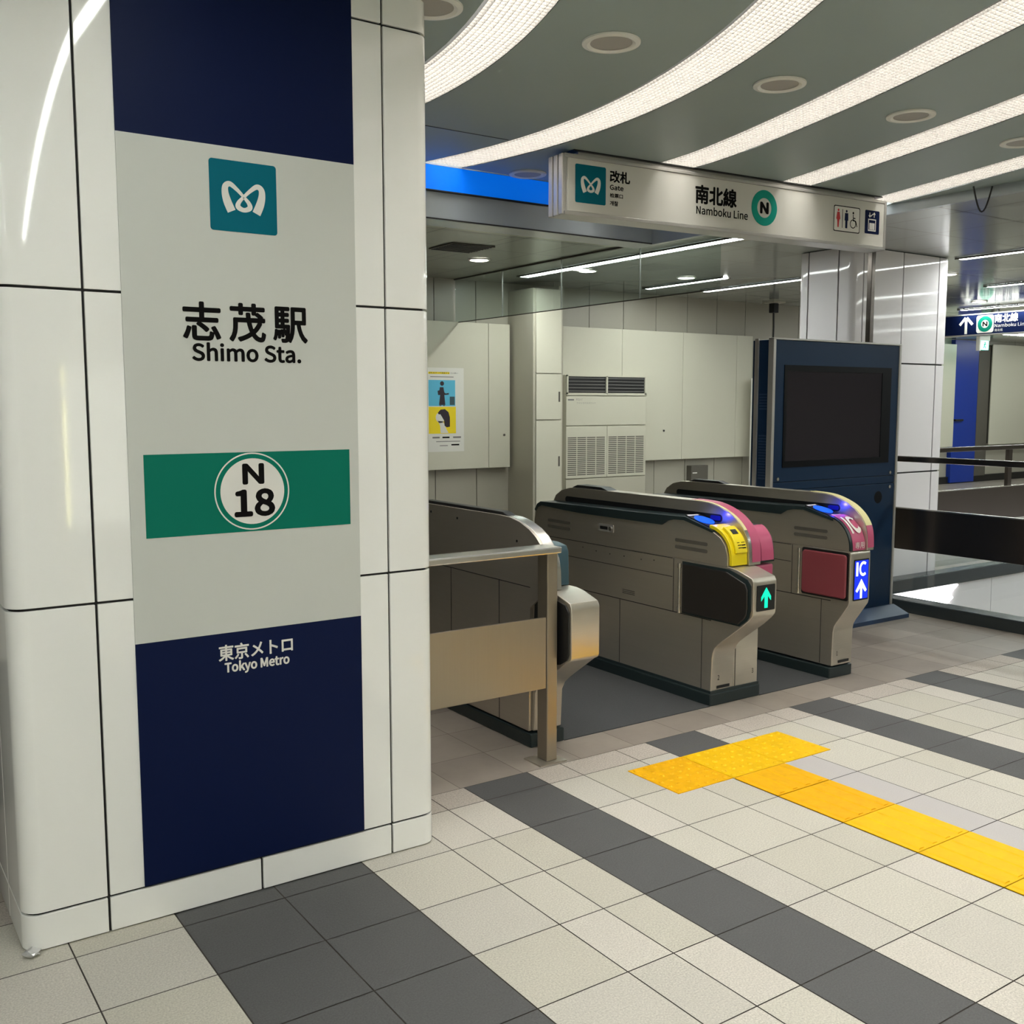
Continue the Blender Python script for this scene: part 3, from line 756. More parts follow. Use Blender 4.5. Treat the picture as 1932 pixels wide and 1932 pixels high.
fbox(F2, 2.270, 2.275, 2.688, 2.812, .001, .0014).build('pictogram_divider', BLACK, t)
m_ = ringq(F2, 2.378, 2.722, .030, .024, .001, .0014, n=32); slab(F2, [disc(2.378, 2.795, .008, 14)], .001, .0014, m_)
stroke(F2, [((2.378, 2.785), (2.380, 2.74)), ((2.380, 2.745), (2.405, 2.742)), ((2.405, 2.742), (2.418, 2.705)), ((2.380, 2.762), (2.400, 2.760))], .007, .001, .0014, m_)
m_.build('pictogram', BLACK, t)
slab(F2, [rrect(2.498, 2.672, 2.644, 2.830, .008)], 0, .0008).build('lift_plate', NAVY, t)
m_ = MB()
for a, b_, c, d in ((2.530, 2.690, 2.610, 2.698), (2.530, 2.765, 2.610, 2.772), (2.530, 2.690, 2.537, 2.772), (2.603, 2.690, 2.610, 2.772), (2.545, 2.700, 2.560, 2.745), (2.563, 2.700, 2.578, 2.745), (2.581, 2.700, 2.596, 2.745)): fbox(F2, a, b_ if 0 else c, b_, d, .0008, .0012, m_)
stroke(F2, [((2.545, 2.815), (2.545, 2.785)), ((2.545, 2.783), (2.535, 2.797)), ((2.545, 2.783), (2.555, 2.797)), ((2.590, 2.783), (2.590, 2.815)), ((2.590, 2.817), (2.580, 2.803)), ((2.590, 2.817), (2.600, 2.803)), ((2.557, 2.790), (2.578, 2.808))], .006, .0008, .0012, m_)
m_.build('pictogram', WHITE, t)
mb = MB(); mb.box(3.535, 3.578, 2.285, 2.325, .0, 2.698); mb.box(3.30, 3.578, 2.15, 2.19, 2.60, 2.62) if 0 else None
tag(mb.build('sign_post', STEEL_D, bevel=.003), 'slim dark metal post rising behind the navy display to the hanging sign', 'post')

# ================================================================== NEAR RAIL BY THE FIRST GATE
t = thing('barrier_rail', 'low stainless barrier with one post between near pillar and first gate', 'barrier', (-.485, .83, 0))
mb = MB(); mb.box(-.515, -.462, .795, .865, .006, .885); mb.build('post', STEEL_P, t, bevel=.004)
mb = MB(); mb.box(-.565, -.428, .770, .890, 0, .006); mb.build('base_plate', STEEL, t)
mb = MB(); mb.box(-1.75, -.455, .775, .885, .885, .912); mb.build('top_rail', STEEL_B, t, bevel=.006)
mb = MB(); mb.box(-1.75, -.516, .80, .812, .320, .621); mb.build('lower_panel', STEEL_P, t, bevel=.002)

# ================================================================== TICKET GATES
NOSE = [(2.50, .07), (2.50, .712), (.885, .712), (.84, .706), (.765, .684), (.742, .676), (.732, .66), (.73, .64), (.73, .517), (.735, .495), (.752, .474), (.80, .432), (.93, .335), (.955, .314), (.975, .292), (.985, .268), (.99, .24), (.995, .07)]
UPPER = [(2.50, .712), (2.50, .80), (2.485, .85), (2.46, .878), (2.42, .892), (2.20, .882), (2.04, .877), (1.36, .877), (1.315, .902), (1.27, .912), (1.20, .915), (1.05, .883), (1.0, .872), (.95, .848), (.915, .81), (.90, .76), (.898, .712)]
def trimprof():
    top = [(2.49, .86), (2.465, .895), (2.43, .912), (2.0, .918), (1.56, .921), (1.26, .928), (1.19, .930), (1.03, .889), (1.0, .880)]
    bot = [(1.0, .868), (1.05, .880), (1.20, .912), (1.27, .909), (1.315, .899), (1.36, .874), (2.04, .874), (2.20, .879), (2.42, .889), (2.46, .875), (2.48, .85)]
    return top+bot
SPINE = [(2.50, .712), (2.495, .83), (2.475, .895), (2.44, .945), (2.38, .98), (2.30, .998), (2.2, 1.002), (1.25, 1.002), (1.15, .998), (1.08, .985), (1.01, .960), (.96, .932), (.915, .892), (.885, .845), (.872, .79), (.868, .712)]
CURVE = [(1.30, 1.002), (1.25, 1.002), (1.15, .998), (1.08, .985), (1.01, .960), (.96, .932), (.915, .892), (.885, .845), (.872, .79), (.868, .712)]
def band_along(curve, x0, x1, off0, off1):
    """thin skin following a (y,z) curve, between two outward offsets"""
    mb = MB(); n = len(curve); vs = []
    for i, (y, z) in enumerate(curve):
        a, b = curve[max(i-1, 0)], curve[min(i+1, n-1)]; dy, dz = b[0]-a[0], b[1]-a[1]; l = math.hypot(dy, dz); ny, nz = dz/l, -dy/l
        vs += [(x0, y+ny*off0, z+nz*off0), (x1, y+ny*off0, z+nz*off0), (x1, y+ny*off1, z+nz*off1), (x0, y+ny*off1, z+nz*off1)]
    fs = [(4*i+j, 4*(i+1)+j, 4*(i+1)+(j+1) % 4, 4*i+(j+1) % 4) for i in range(n-1) for j in range(4)]+[(0, 1, 2, 3), (4*n-4, 4*n-3, 4*n-2, 4*n-1)]
    return mb.add(vs, fs)
def fine(curve, sub=4):
    P = []; k = len(curve)
    for i in range(k-1):
        p0, p1, p2, p3 = curve[max(i-1, 0)], curve[i], curve[i+1], curve[min(i+2, k-1)]
        for j in range(sub):
            t_ = j/sub; P.append(tuple(.5*((2*b)+(-a+c)*t_+(2*a-5*b+4*c-d)*t_*t_+(-a+3*b-3*c+d)*t_**3) for a, b, c, d in zip(p0, p1, p2, p3)))
    return P+[curve[-1]]
def seg_on(curve, s0, s1):
    c = fine(curve); n = len(c)-1; return c[int(s0*n):int(s1*n)+1]
def gate_side(t, x, rear_vents=True, door='black', key=True, zoff=0):
    """details on the left flank (plane x) of a gate"""
    Fx = Frame((x, 0, 0), (0, -1, 0))      # right = -y
    def R(y0, y1, z0, z1, r=.01): return rrect(-y1, z0, -y0, z1, r)
    vents = [(1.034, 1.264, .797, .815), (1.034, 1.264, .762, .780)]+([(2.14, 2.36, .797, .815), (2.14, 2.36, .762, .780)] if rear_vents else [])
    for y0, y1, z0, z1 in vents: slab(Fx, [R(y0, y1, z0, z1, .0085)], -.001, .0015).build('vent_slot', DARKG, t)
    m_ = MB()
    for y0, y1, z0, z1 in ((1.28, 2.49, .707, .710), (1.28, 2.49, .611, .614), (1.0, 2.49, .430, .434), (1.69, 1.693, .075, .43), (1.27, 1.273, .43, .71), (1.06, 1.063, .075, .43)): slab(Fx, [rect(-y1, z0, -y0, z1)], 0, .0012, m_)
    m_.build('panel_seams', JOINT, t)
    m_ = MB()
    for y, z in ((1.42, .68), (1.52, .672), (1.66, .672), (1.78, .67), (1.9, .672), (2.02, .68)): m_.add([], []); slab(Fx, [disc(-y, z, .004, 10)], 0, .002, m_)
    m_.build('rivets', DARKG, t)
    if key:
        slab(Fx, [R(1.75, 1.88, .790, .832, .006)], 0, .003).build('lock_plate', ALU, t)
        l_ = slab(Fx, [R(1.80, 1.865, .802, .820, .003)], .003, .004); l_.build('lock_slot', BLK, t)
        slab(Fx, [disc(-1.775, .811, .012, 16)], .003, .008).build('key_cylinder', STEEL_B, t)
        m_ = MB(); [slab(Fx, [rect(-1.67, .468+.009*i, -1.57, .4725+.009*i)], 0, .0015, m_) for i in range(3)]; m_.build('small_grille', DARKG, t)
    return Fx
def hinge(t, x, y, z0, z1):
    mb = MB(); mb.cyl((x-.006, y, z0), (0, 0, 1), .008, z1-z0, 12); mb.build('hinge', STEEL_B, t, smooth=True)
    for zz, hh in ((z1, .025), (z0-.02, .03)):
        mb = MB(); mb.cyl((x-.006, y, zz), (0, 0, 1), .011, hh, 12); mb.build('hinge_cap', STEEL_B, t, smooth=True)
def reader(t, x0, x1):
    # blue ring reader lying on the sloping shelf; shelf runs (1.19,.930)->(1.03,.889)
    o = Vector(((x0+x1)/2, 1.11, .9105)); v = Vector((0, .16, .041)).normalized(); Fr = Frame(o, (1, 0, 0), v)
    w = (x1-x0)/2-.006
    slab(Fr, [rect(-w, -.10, w, .095)], -.004, .003).build('reader_plate', BLK, t)
    slab(Fr, [[(w*.95*math.cos(2*PI*i/32), .01+.058*math.sin(2*PI*i/32)) for i in range(32)]], .003, .006).build('touch_disc', BLUER, t)
    slab(Fr, [rect(-w*.9, .078, w*.6, .093)], .003, .0045).build('white_label', WHITE, t)
    slab(Fr, [rect(-w*.7, -.088, w*.9, -.074)], .003, .0045).build('white_label', PALEY, t)
def reader_lamp(t, x):
    ld = bpy.data.lights.new('reader_lamp', 'POINT'); ld.energy = .14; ld.color = (.035, .03, 1); ld.shadow_soft_size = .004
    lo = bpy.data.objects.new('reader_lamp', ld); C.objects.link(lo); lo.parent = t; lo.location = Vector((x-.045, 1.05, .945))-t.location
def arch_slot(t, x, side=-1):
    reader_lamp(t, x)
    Fs = Frame((x, 0, 0), (0, -1, 0) if side < 0 else (0, 1, 0))
    s = -1 if side < 0 else 1
    P = rrect(-2.34, .907, -1.052, .945, .018) if side < 0 else rrect(1.052, .907, 2.34, .945, .018)
    slab(Fs, [P], -.001, .003).build('card_slot', BLK, t)
    b = rrect(-1.13, .914, -1.058, .938, .011) if side < 0 else rrect(1.058, .914, 1.13, .938, .011)
    slab(Fs, [b], .003, .006).build('blue_lamp', BLUEG, t)
def stickers(t, x0, x1, x2, lo=True):
    c = CURVE
    band_along(seg_on(c, .12, .72), x0, x1, .0005, .002).build('warning_strip', PALEY, t, smooth=True)
    band_along(seg_on(c, .05, .99), x1+.001, x2, .0005, .002).build('pink_strip', PINK, t, smooth=True)

# --- middle double gate
t = thing('ticket_gate', 'middle ticket gate, double width, with yellow ticket slot and green arrow', 'ticket gate', (.80, 1.75, 0), 'stainless ticket gates')
mb = MB(); mb.box(.628, .986, .985, 2.53, 0, .062); mb.build('plinth', DTEAL, t, bevel=.006)
mb = MB(); mb.box(.636, .980, .99, 2.51, .058, .075); mb.build('plinth_lip', DTEAL, t)
mb = MB(); mb.prism(NOSE, .640, .800, 'x'); mb.build('body', STEEL, t, bevel=.004, smooth=True)
mb = MB(); mb.box(.801, .974, .995, 2.50, .07, .712); mb.build('body', STEEL, t, bevel=.004)
mb = MB(); mb.prism(UPPER, .640, .756, 'x'); mb.build('head', STEEL, t, bevel=.002, smooth=True)
mb = MB(); mb.prism(trimprof(), .634, .756, 'x'); mb.build('shelf_trim', DTEAL, t, smooth=True)
mb = MB(); mb.prism(SPINE, .757, .838, 'x'); mb.build('card_arch', STEEL, t, bevel=.003, smooth=True)
RS = [(2.50, .712), (2.49, .84), (2.45, .889), (1.10, .889), (1.0, .887), (.955, .872), (.922, .835), (.905, .78), (.90, .712)]
mb = MB(); mb.prism(RS, .839, .974, 'x'); mb.build('head', DTEAL, t, bevel=.002, smooth=True)
band_along(fine([(.98, .884), (.955, .872), (.922, .835), (.905, .78), (.90, .722)]), .872, .960, .001, .008).build('pink_front_panel', PINK, t, bevel=.001, smooth=True)
mb = MB(); mb.box(.85, .973, .905, .993, .64, .70); mb.build('pink_lower_pad', PINK, t, bevel=.01)
stickers(t, .7575, .777, .837)
band_along(seg_on(CURVE, .72, .99), .7575, .776, .0005, .0016).build('steel_edge', STEEL_B, t, smooth=True)
arch_slot(t, .757); reader(t, .645, .752)
mb = MB(); mb.prism([(2.29, 1.0), (2.24, 1.018), (2.02, 1.018), (1.95, 1.0)], .765, .84, 'x'); mb.build('rear_display', BLK, t, bevel=.003)
# yellow ticket inlet
yc = fine([(1.035, .884), (1.0, .879), (.955, .858), (.918, .82), (.90, .77), (.897, .716)])
b_ = band_along(yc, .648, .755, .001, .020).build('ticket_inlet', YEL, t, bevel=.004, smooth=True)
b2_ = band_along(yc[6:17], .668, .745, .018, .036); inl = b2_.build('inlet_hood', YEL, t, bevel=.006, smooth=True)
c0 = yc[9]; band_along(yc[8:11], .685, .722, .036, .038).build('ticket_mouth', BLK, inl)
for k in range(3):
    q = yc[12+k]; mb = MB(); mb.add([], []); mb.box(.684, .700+.01*k, q[0]-.037, q[0]-.0355, q[1]+.006, q[1]+.010); mb.box(.712, .735, q[0]-.037, q[0]-.0355, q[1]+.004, q[1]+.010); mb.build('inlet_lettering', BLACK, inl)
Fx = gate_side(t, .640)
slab(Fx, [[(-1.205, .436), (-.81, .436), (-.765, .470), (-.750, .49), (-.742, .52), (-.742, .64), (-.765, .668), (-.885, .702), (-1.205, .702)]], .0, .004).build('flap_recess', DTEAL, t)
slab(Fx, [[(-1.195, .445), (-.815, .445), (-.775, .478), (-.762, .50), (-.758, .53), (-.758, .62), (-.775, .648), (-.895, .690), (-1.195, .690)]], .004, .014).build('flap_door', BLKP, t, bevel=.006)
hinge(t, .640, 1.222, .455, .665)
Fn = Frame((0, .7285, 0), (1, 0, 0))
slab(Fn, [rrect(.662, .518, .785, .642, .004)], 0, .002).build('display', BLK, t)
slab(Fn, [[(.713, .531), (.735, .531), (.735, .588), (.757, .565), (.757, .585), (.724, .630), (.690, .585), (.690, .565), (.713, .588)]], .002, .003).build('green_arrow', CYAN, t)
Fb = Frame((0, .993, 0), (1, 0, 0))
fbox(Fb, .806, .809, .075, .27, 0, .002).build('front_seam', SEAM, t)
text(Fb, '2', .685, .125, .697, .150, BLACK, t, d=.001); text(Fb, '3', .930, .125, .942, .150, BLACK, t, d=.001)
fbox(Fb, .680, .770, .082, .096, .0, .0015).build('plinth_label', BLK, t)

# --- right IC gate
t = thing('ticket_gate', 'right ticket gate with pink IC front and crimson door', 'ticket gate', (1.64, 1.75, 0), 'stainless ticket gates')
mb = MB(); mb.box(1.535, 1.728, .985, 2.53, 0, .062); mb.build('plinth', DTEAL, t, bevel=.006)
NOSE1 = [(2.50, .07), (2.50, .712), (.888, .712), (.882, .705), (.88, .69), (.88, .44), (.885, .42), (.94, .340), (.958, .315), (.972, .29), (.978, .26), (.982, .07)]
mb = MB(); mb.prism(NOSE1, 1.547, 1.716, 'x'); mb.build('body', STEEL, t, bevel=.004, smooth=True)
UP1 = [p for p in UPPER if p[0] > 1.0]+[(1.0, .880), (.955, .856), (.915, .815), (.893, .765), (.888, .713)]
mb = MB(); mb.prism(UP1, 1.547, 1.668, 'x'); mb.build('head', STEEL, t, bevel=.002, smooth=True)
mb = MB(); mb.prism(trimprof(), 1.541, 1.668, 'x'); mb.build('shelf_trim', DTEAL, t, smooth=True)
ic = fine([(1.03, .886), (1.0, .880), (.955, .857), (.915, .816), (.893, .765), (.888, .716)])
band_along(ic, 1.542, 1.668, .001, .008).build('front_trim', DTEAL, t, smooth=True)
pk = band_along(ic, 1.563, 1.666, .008, .010).build('pink_front_panel', PINK, t, smooth=True)
# IC letters following the curved pink front
def curved(fr_x0, fr_x1, s0, s1, polys, m, name, parent, off=.0112):
    mb = MB()
    n = len(ic)-1
    def at(x, s):
        f = s*n; i = min(int(f), n-1); q = f-i; y = ic[i][0]*(1-q)+ic[i+1][0]*q; z = ic[i][1]*(1-q)+ic[i+1][1]*q
        dy, dz = ic[i+1][0]-ic[i][0], ic[i+1][1]-ic[i][1]; l = math.hypot(dy, dz); return (x, y+dz/l*off, z-dy/l*off)
    for poly in polys: mb.add([at(fr_x0+(fr_x1-fr_x0)*x, s0+(s1-s0)*y) for x, y in poly], [tuple(range(len(poly)))])
    return mb.build(name, m, parent)
def arcquads(cx, cy, r0, r1, rx, a0, a1, n=14):
    out = []
    for i in range(n):
        t0, t1 = math.radians(a0+(a1-a0)*i/n), math.radians(a0+(a1-a0)*(i+1)/n)
        out.append([(cx+rx*r*math.cos(tt), cy+r*math.sin(tt)) for r, tt in ((r0, t0), (r1, t0), (r1, t1), (r0, t1))])
    return out
curved(1.568, 1.664, .24, .68, [[(.06, .05+.09*i), (.22, .05+.09*i), (.22, .14+.09*i), (.06, .14+.09*i)] for i in range(10)]+arcquads(.66, .5, .26, .46, .80, 36, 324), WHITE, 'ic_lettering', t, off=.0145)
Fi = Frame((0, .8795, 0), (1, 0, 0)); text(Fi, '専用', 1.580, .726, 1.656, .762, WHITE, t, d=.002, bold=.0)
mb = MB(); SP1 = [(y, z) for y, z in SPINE]; mb.prism(SP1, 1.669, 1.725, 'x'); mb.build('card_arch', STEEL, t, bevel=.003, smooth=True)
band_along(seg_on(CURVE, .10, .80), 1.672, 1.723, .0005, .002).build('warning_strip', PALEY, t, smooth=True)
band_along(seg_on(CURVE, .80, .99), 1.672, 1.723, .0005, .002).build('pink_strip', PINK, t, smooth=True)
arch_slot(t, 1.669); reader(t, 1.553, 1.664)
mb = MB(); mb.prism([(2.24, 1.0), (2.19, 1.018), (1.98, 1.018), (1.91, 1.0)], 1.675, 1.72, 'x'); mb.build('rear_display', BLK, t, bevel=.003)
Fx = gate_side(t, 1.547, key=False)
slab(Fx, [rrect(-1.20, .445, -.888, .705, .012)], 0, .004).build('flap_recess', BLK, t)
slab(Fx, [rrect(-1.19, .455, -.895, .694, .02)], .004, .018).build('flap_door', CRIM, t, bevel=.008)
hinge(t, 1.547, 1.218, .462, .672)
Fn = Frame((0, .8785, 0), (1, 0, 0))
slab(Fn, [rrect(1.576, .444, 1.700, .668, .004)], 0, .002).build('display', BLK, t)
slab(Fn, [rrect(1.582, .452, 1.694, .660, .003)], .002, .003).build('blue_screen', BLUEE, t)
m_ = slab(Fn, [rect(1.592, .578, 1.608, .652)], .003, .004)
for q in arcquads(1.652, .615, .026, .040, .85, 50, 310): slab(Fn, [q], .003, .004, m_)
slab(Fn, [[(1.630, .455), (1.646, .455), (1.646, .515), (1.672, .488), (1.684, .498), (1.638, .560), (1.592, .498), (1.604, .488), (1.630, .515)]], .003, .004, m_)
m_.build('screen_symbols', WHITEE, t)
Fb = Frame((0, .980, 0), (1, 0, 0)); text(Fb, '1', 1.585, .125, 1.592, .150, BLACK, t, d=.001)
fbox(Fb, 1.60, 1.69, .082, .096, .0, .0015).build('plinth_label', BLK, t)

# --- left gate behind the rail
t = thing('ticket_gate', 'left ticket gate partly behind the stainless barrier post', 'ticket gate', (-.37, 1.75, 0), 'stainless ticket gates')
mb = MB(); mb.box(-.462, -.278, .985, 2.53, 0, .062); mb.build('plinth', DTEAL, t, bevel=.006)
NOSE3 = NOSE[:7]+[(.73, .64), (.73, .45), (.737, .437), (.76, .425), (.93, .305), (.965, .275), (.985, .24), (.995, .07)]
mb = MB(); mb.prism(NOSE3, -.440, -.290, 'x'); mb.build('body', STEEL, t, bevel=.004, smooth=True)
mb = MB(); mb.prism([(2.5, .07), (2.5, .712)]+[p for p in SPINE[1:]]+[(.90, .70), (1.0, .62), (1.01, .07)], -.456, -.441, 'x'); mb.build('side_panel', STEEL, t, smooth=True)
mb = MB(); mb.prism(SPINE, -.440, -.385, 'x'); mb.build('card_arch', STEEL_B, t, bevel=.003, smooth=True)
mb = MB(); mb.prism([(2.5, .713), (2.49, .84), (2.45, .885), (1.02, .895), (.96, .885), (.945, .86), (.94, .713)], -.384, -.290, 'x'); mb.build('head', TEALP, t, bevel=.004, smooth=True)
mb = MB(); mb.prism([(2.3, .896), (2.25, .93), (1.35, .935), (1.2, .896)], -.382, -.295, 'x'); mb.build('shelf_cover', BLK, t, bevel=.004)
mb = MB(); mb.prism([(1.2, 1.0), (1.25, 1.015), (1.95, 1.015), (2.0, 1.0)], -.435, -.39, 'x'); mb.build('display_cover', BLK, t, bevel=.003)
Fl = Frame((-.4405, 0, 0), (0, -1, 0))
slab(Fl, [[(-1.0, .36), (-.80, .41), (-.755, .435), (-.742, .46), (-.742, .64), (-.765, .668), (-.885, .69), (-.98, .66)]], .0, .006).build('black_side_pad', BLK, t, bevel=.002)
Fl = Frame((-.456, 0, 0), (0, -1, 0))
m_ = MB()
for y0, y1, z0, z1 in ((1.0, 2.49, .708, .711), (1.24, 1.243, .07, .708), (1.66, 1.663, .07, .708)): slab(Fl, [rect(-y1, z0, -y0, z1)], 0, .0012, m_)
m_.build('panel_seams', JOINT, t)
m_ = MB()
for y, z in ((1.10, .90), (1.60, .955), (1.85, .965)): slab(Fl, [disc(-y, z, .006, 12)], 0, .002, m_)
m_.build('rivets', BLK, t)

# mats between the gates
for x0, x1, l in ((-.277, .627, 'dark grey mat in the aisle left of the middle gate'), (.987, 1.534, 'dark grey mat in the aisle right of the middle gate')):
    mb = MB(); mb.box(x0, x1, .985, 2.53, .0, .004); tag(mb.build('floor_mat', MAT_F), l, 'mat', 'mats between the ticket gates')

# ================================================================== TACTILE PAVING
def tactile(x0, y0, x1, y1, kind, label, m, group):
    mb = MB(); mb.box(x0+.002, x1-.002, y0+.002, y1-.002, .0, .003)
    if kind == 'dot':
        for i in range(6):
            for j in range(6):
                cx, cy = x0+.025+.05*i, y0+.025+(y1-y0)/6*j
                mb.cyl((cx, cy, .003), (0, 0, 1), .012, .004, 12, r2=.006)
    else:
        for i in range(4):
            cx = x0+.0375+.075*i
            mb.prism([(cx-.016, .003), (cx-.010, .006), (cx+.010, .006), (cx+.016, .003)], y0+.012, y1-.012, 'y')
    tag(mb.build('tactile_paving_tile', m), label, 'tactile paving', group)
gd, gb = 'yellow dotted tactile tiles', 'yellow ribbed tactile tiles'
tactile(-.300, .232, 0, .533, 'dot', 'leftmost yellow dotted tile of the cross bar', YTILE2, gd)
tactile(0, .232, .303, .533, 'dot', 'middle yellow dotted tile of the cross bar', YTILE, gd)
tactile(.303, .232, .603, .533, 'dot', 'rightmost yellow dotted tile of the cross bar', YTILE, gd)
tactile(0, .002, .303, .230, 'bar', 'short yellow ribbed tile joining the dotted cross bar', YTILE2, gb)
NM = ['first full', 'second', 'third', 'fourth', 'fifth', 'sixth']
for k in range(6):
    tactile(0, -.3*(k+1), .303, -.3*k, 'bar', '%s yellow ribbed tile from the dotted cross bar towards the viewer' % NM[k], YTILE2 if k in (0,) else YTILE, gb)

# ================================================================== NAVY DISPLAY UNIT
t = thing('display_kiosk', 'tall navy display unit with a dark screen behind the right gate', 'display unit', (2.63, 2.0, 0))
mb = MB(); mb.prism([(2.02, .028), (3.33, .028), (3.33, .0), (2.02, 0)], 1.725, 2.25, 'y')
mb.add([(2.02, 1.725, .028), (3.33, 1.725, .028), (3.33, 2.25, .028), (2.02, 2.25, .028), (2.0, 1.82, .085), (3.29, 1.82, .085), (3.29, 2.12, .085), (2.0, 2.12, .085)], [(0, 1, 5, 4), (1, 2, 6, 5), (2, 3, 7, 6), (3, 0, 4, 7), (4, 5, 6, 7)])
mb.build('foot', KIOSKF, t)
mb = MB(); mb.box(1.995, 3.268, 1.85, 2.01, .08, 1.895); mb.build('body', KIOSK, t, bevel=.003)
mb = MB(); mb.box(2.012, 3.262, 1.838, 1.85, 1.003, 1.893); mb.build('upper_panel', KIOSK, t, bevel=.002)
mb = MB(); mb.box(2.012, 3.262, 1.838, 1.85, .085, .946); mb.build('lower_panel', KIOSK, t, bevel=.002)
mb = MB(); mb.box(2.012, 3.262, 1.840, 1.85, .950, .999); mb.build('middle_panel', KIOSK, t, bevel=.002)
m_ = MB(); m_.box(1.985, 2.010, 1.832, 1.875, .08, 1.905); m_.box(3.264, 3.285, 1.832, 1.875, .08, 1.905); m_.box(1.985, 3.285, 1.832, 1.875, 1.895, 1.907)
m_.build('aluminium_edge', ALU, t, bevel=.003)
m_ = MB(); m_.box(1.984, 1.996, 1.958, 1.985, .08, 1.905); m_.build('aluminium_edge', ALU, t)
F = Frame((0, 1.838, 0), (1, 0, 0))
m_ = MB()
for a, b_, c, d in ((2.095, 1.093, 3.182, 1.133), (2.095, 1.703, 3.182, 1.740), (2.095, 1.133, 2.120, 1.703), (3.083, 1.133, 3.182, 1.703)): fbox(F, a, c, b_, d, 0, .004, m_)
m_.build('screen_bezel', BEZEL, t)
fbox(F, 2.120, 3.083, 1.133, 1.703, -.001, .001).build('screen', SCREEN, t)
for x, z in ((2.056, 1.022), (3.207, 1.022), (3.207, .923)):
    slab(F, [disc(x, z, .011, 16)], 0, .006).build('lock_button', STEEL_B, t)
slab(F, [disc(3.087, .854, .042, 28)], 0, .001).build('speaker_disc', BEZEL, t)
m_ = MB()
for i in range(16): m_.box(1.992, 1.9955, 1.885, 1.945, 1.02+.018*i, 1.03+.018*i)
m_.build('side_grille', KIOSKF, t)
m_ = MB()
for i in range(6): m_.box(1.992, 1.9955, 1.885, 1.945, 1.46+.018*i, 1.47+.018*i)
m_.build('side_grille', KIOSKF, t)
mb = MB(); mb.box(2.36, 3.2, 2.01, 2.10, .085, 1.88); mb.build('rear_housing', BLK, t, bevel=.003) if 0 else None

# ================================================================== STAIRWELL, KERBS, BARRIERS
mb = MB()
mb.prism([(3.46, 0), (3.465, .075), (3.47, .085), (3.60, .085), (3.60, -.20), (3.46, -.20)][:3]+[(3.60, .085), (3.60, -.2), (3.46, -.2)], -4.6, 2.42, 'y')
mb.build('k', KERB) if 0 else None
kb = MB(); kb.box(3.46, 3.62, -4.6, 2.42, -.20, .085); struct(kb.build('trim_5', KERB, bevel=.008), 'dark stone kerb along the near side of the stairwell')
kb = MB(); kb.box(3.46, 12, 2.42, 2.545, -.03, .085); struct(kb.build('trim_6', KERB, bevel=.008), 'dark stone kerb on the far side of the stairwell')
wb = MB(); x = 3.62
xs = [3.62, 4.45, 4.99, 5.60, 6.21, 6.82, 7.43, 8.04, 8.65, 9.26, 9.87, 10.48, 11.1, 12]
for i in range(len(xs)-1): wb.box(xs[i]+.004, xs[i+1]-.004, 2.45, 2.46, -3.2, -.03, 0)
wb.box(3.62, 12, 2.458, 2.5, -3.2, -.03, 1)
struct(wb.build('wall_stairwell_far', [TILE_W2, JOINT]), 'white panelled wall of the stairwell below floor level')
wb = MB(); wb.box(3.50, 3.60, -7, 2.45, -3.2, -.2); struct(wb.build('wall_stairwell_near', TILE_W2), 'white wall below the near kerb')
wb = MB(); wb.box(12, 12.1, -7, 2.5, -3.2, 0); struct(wb.build('wall_stairwell_end', TILE_W2), 'white end wall of the stairwell')
fl3 = MB(); fl3.box(3.5, 18.3, -7, 2.5, -3.3, -3.2); struct(fl3.build('floor', LIGHT_TILE[0]), 'lower floor at the foot of the stairwell')
fl4 = MB(); fl4.box(12, 18.3, -7, 2.45, -.05, 0); struct(fl4.build('floor', BROWN[0]), 'floor beyond the stairwell')
sl = MB(); sl.add([(4.12, 2.447, -.135), (4.98, 2.447, -.125), (4.90, 2.447, -.30), (4.12, 2.447, -.30)], [(0, 1, 2, 3)])
sl.add([(4.12, 2.449, -.135), (4.98, 2.449, -.125), (4.90, 2.449, -.30), (4.12, 2.449, -.30)], [(3, 2, 1, 0)])
slm = MB(); slm.prism([(4.16, -.045), (5.07, -.045), (4.95, -.11), (5.0, -.15), (4.72, -.30), (4.16, -.30)], 2.435, 2.448, 'y')  # glowing sheet cut to the outline of tube glare reflected in the wall
tag(slm.build('painted_glare', GLARE, bevel=.003), 'painted glare reflection low on the stairwell wall right of the display unit', 'glare')

def barrier(label, pts, posts, loc, dirx):
    """pts: (a0,a1) run; dirx True: runs along x at y=loc, else along y at x=loc"""
    a0, a1 = pts
    def bx(mb, s0, s1, d0, d1, z0, z1):
        return mb.box(s0, s1, loc+d0, loc+d1, z0, z1) if dirx else mb.box(loc+d0, loc+d1, s0, s1, z0, z1)
    c = ((a0+a1)/2, loc, .085) if dirx else (loc, (a0+a1)/2, .085)
    t = thing('stair_barrier', label, 'barrier', c, 'steel barriers around the stairwell')
    mb = MB(); bx(mb, a0, a1, 0, .05, 1.082, 1.122); mb.build('handrail', STEEL_D, t, bevel=.004)
    mb = MB(); bx(mb, a0, a1, .012, .036, .447, .742); mb.build('steel_band', STEEL_D, t, bevel=.002)
    mb = MB(); bx(mb, a0, a1, .006, .042, .742, .750); mb.build('band_edge', STEEL_B, t)
    mb = MB(); bx(mb, a0, a1, .020, .028, .087, .446); mb.build('glass_pane', CLEAR, t)
    for p in posts:
        mb = MB(); bx(mb, p-.03, p+.03, .012, .045, .75, 1.082); mb.build('post', STEEL_D, t)
    return t
barrier('near stairwell barrier with dark steel band, right of the display unit', (-4.5, 2.28), [-3.4, -1.4, .55], 3.50, False)
barrier('far stairwell barrier starting at the far pillar', (4.95, 11.9), [6.09, 8.2, 10.3], 2.60, True)

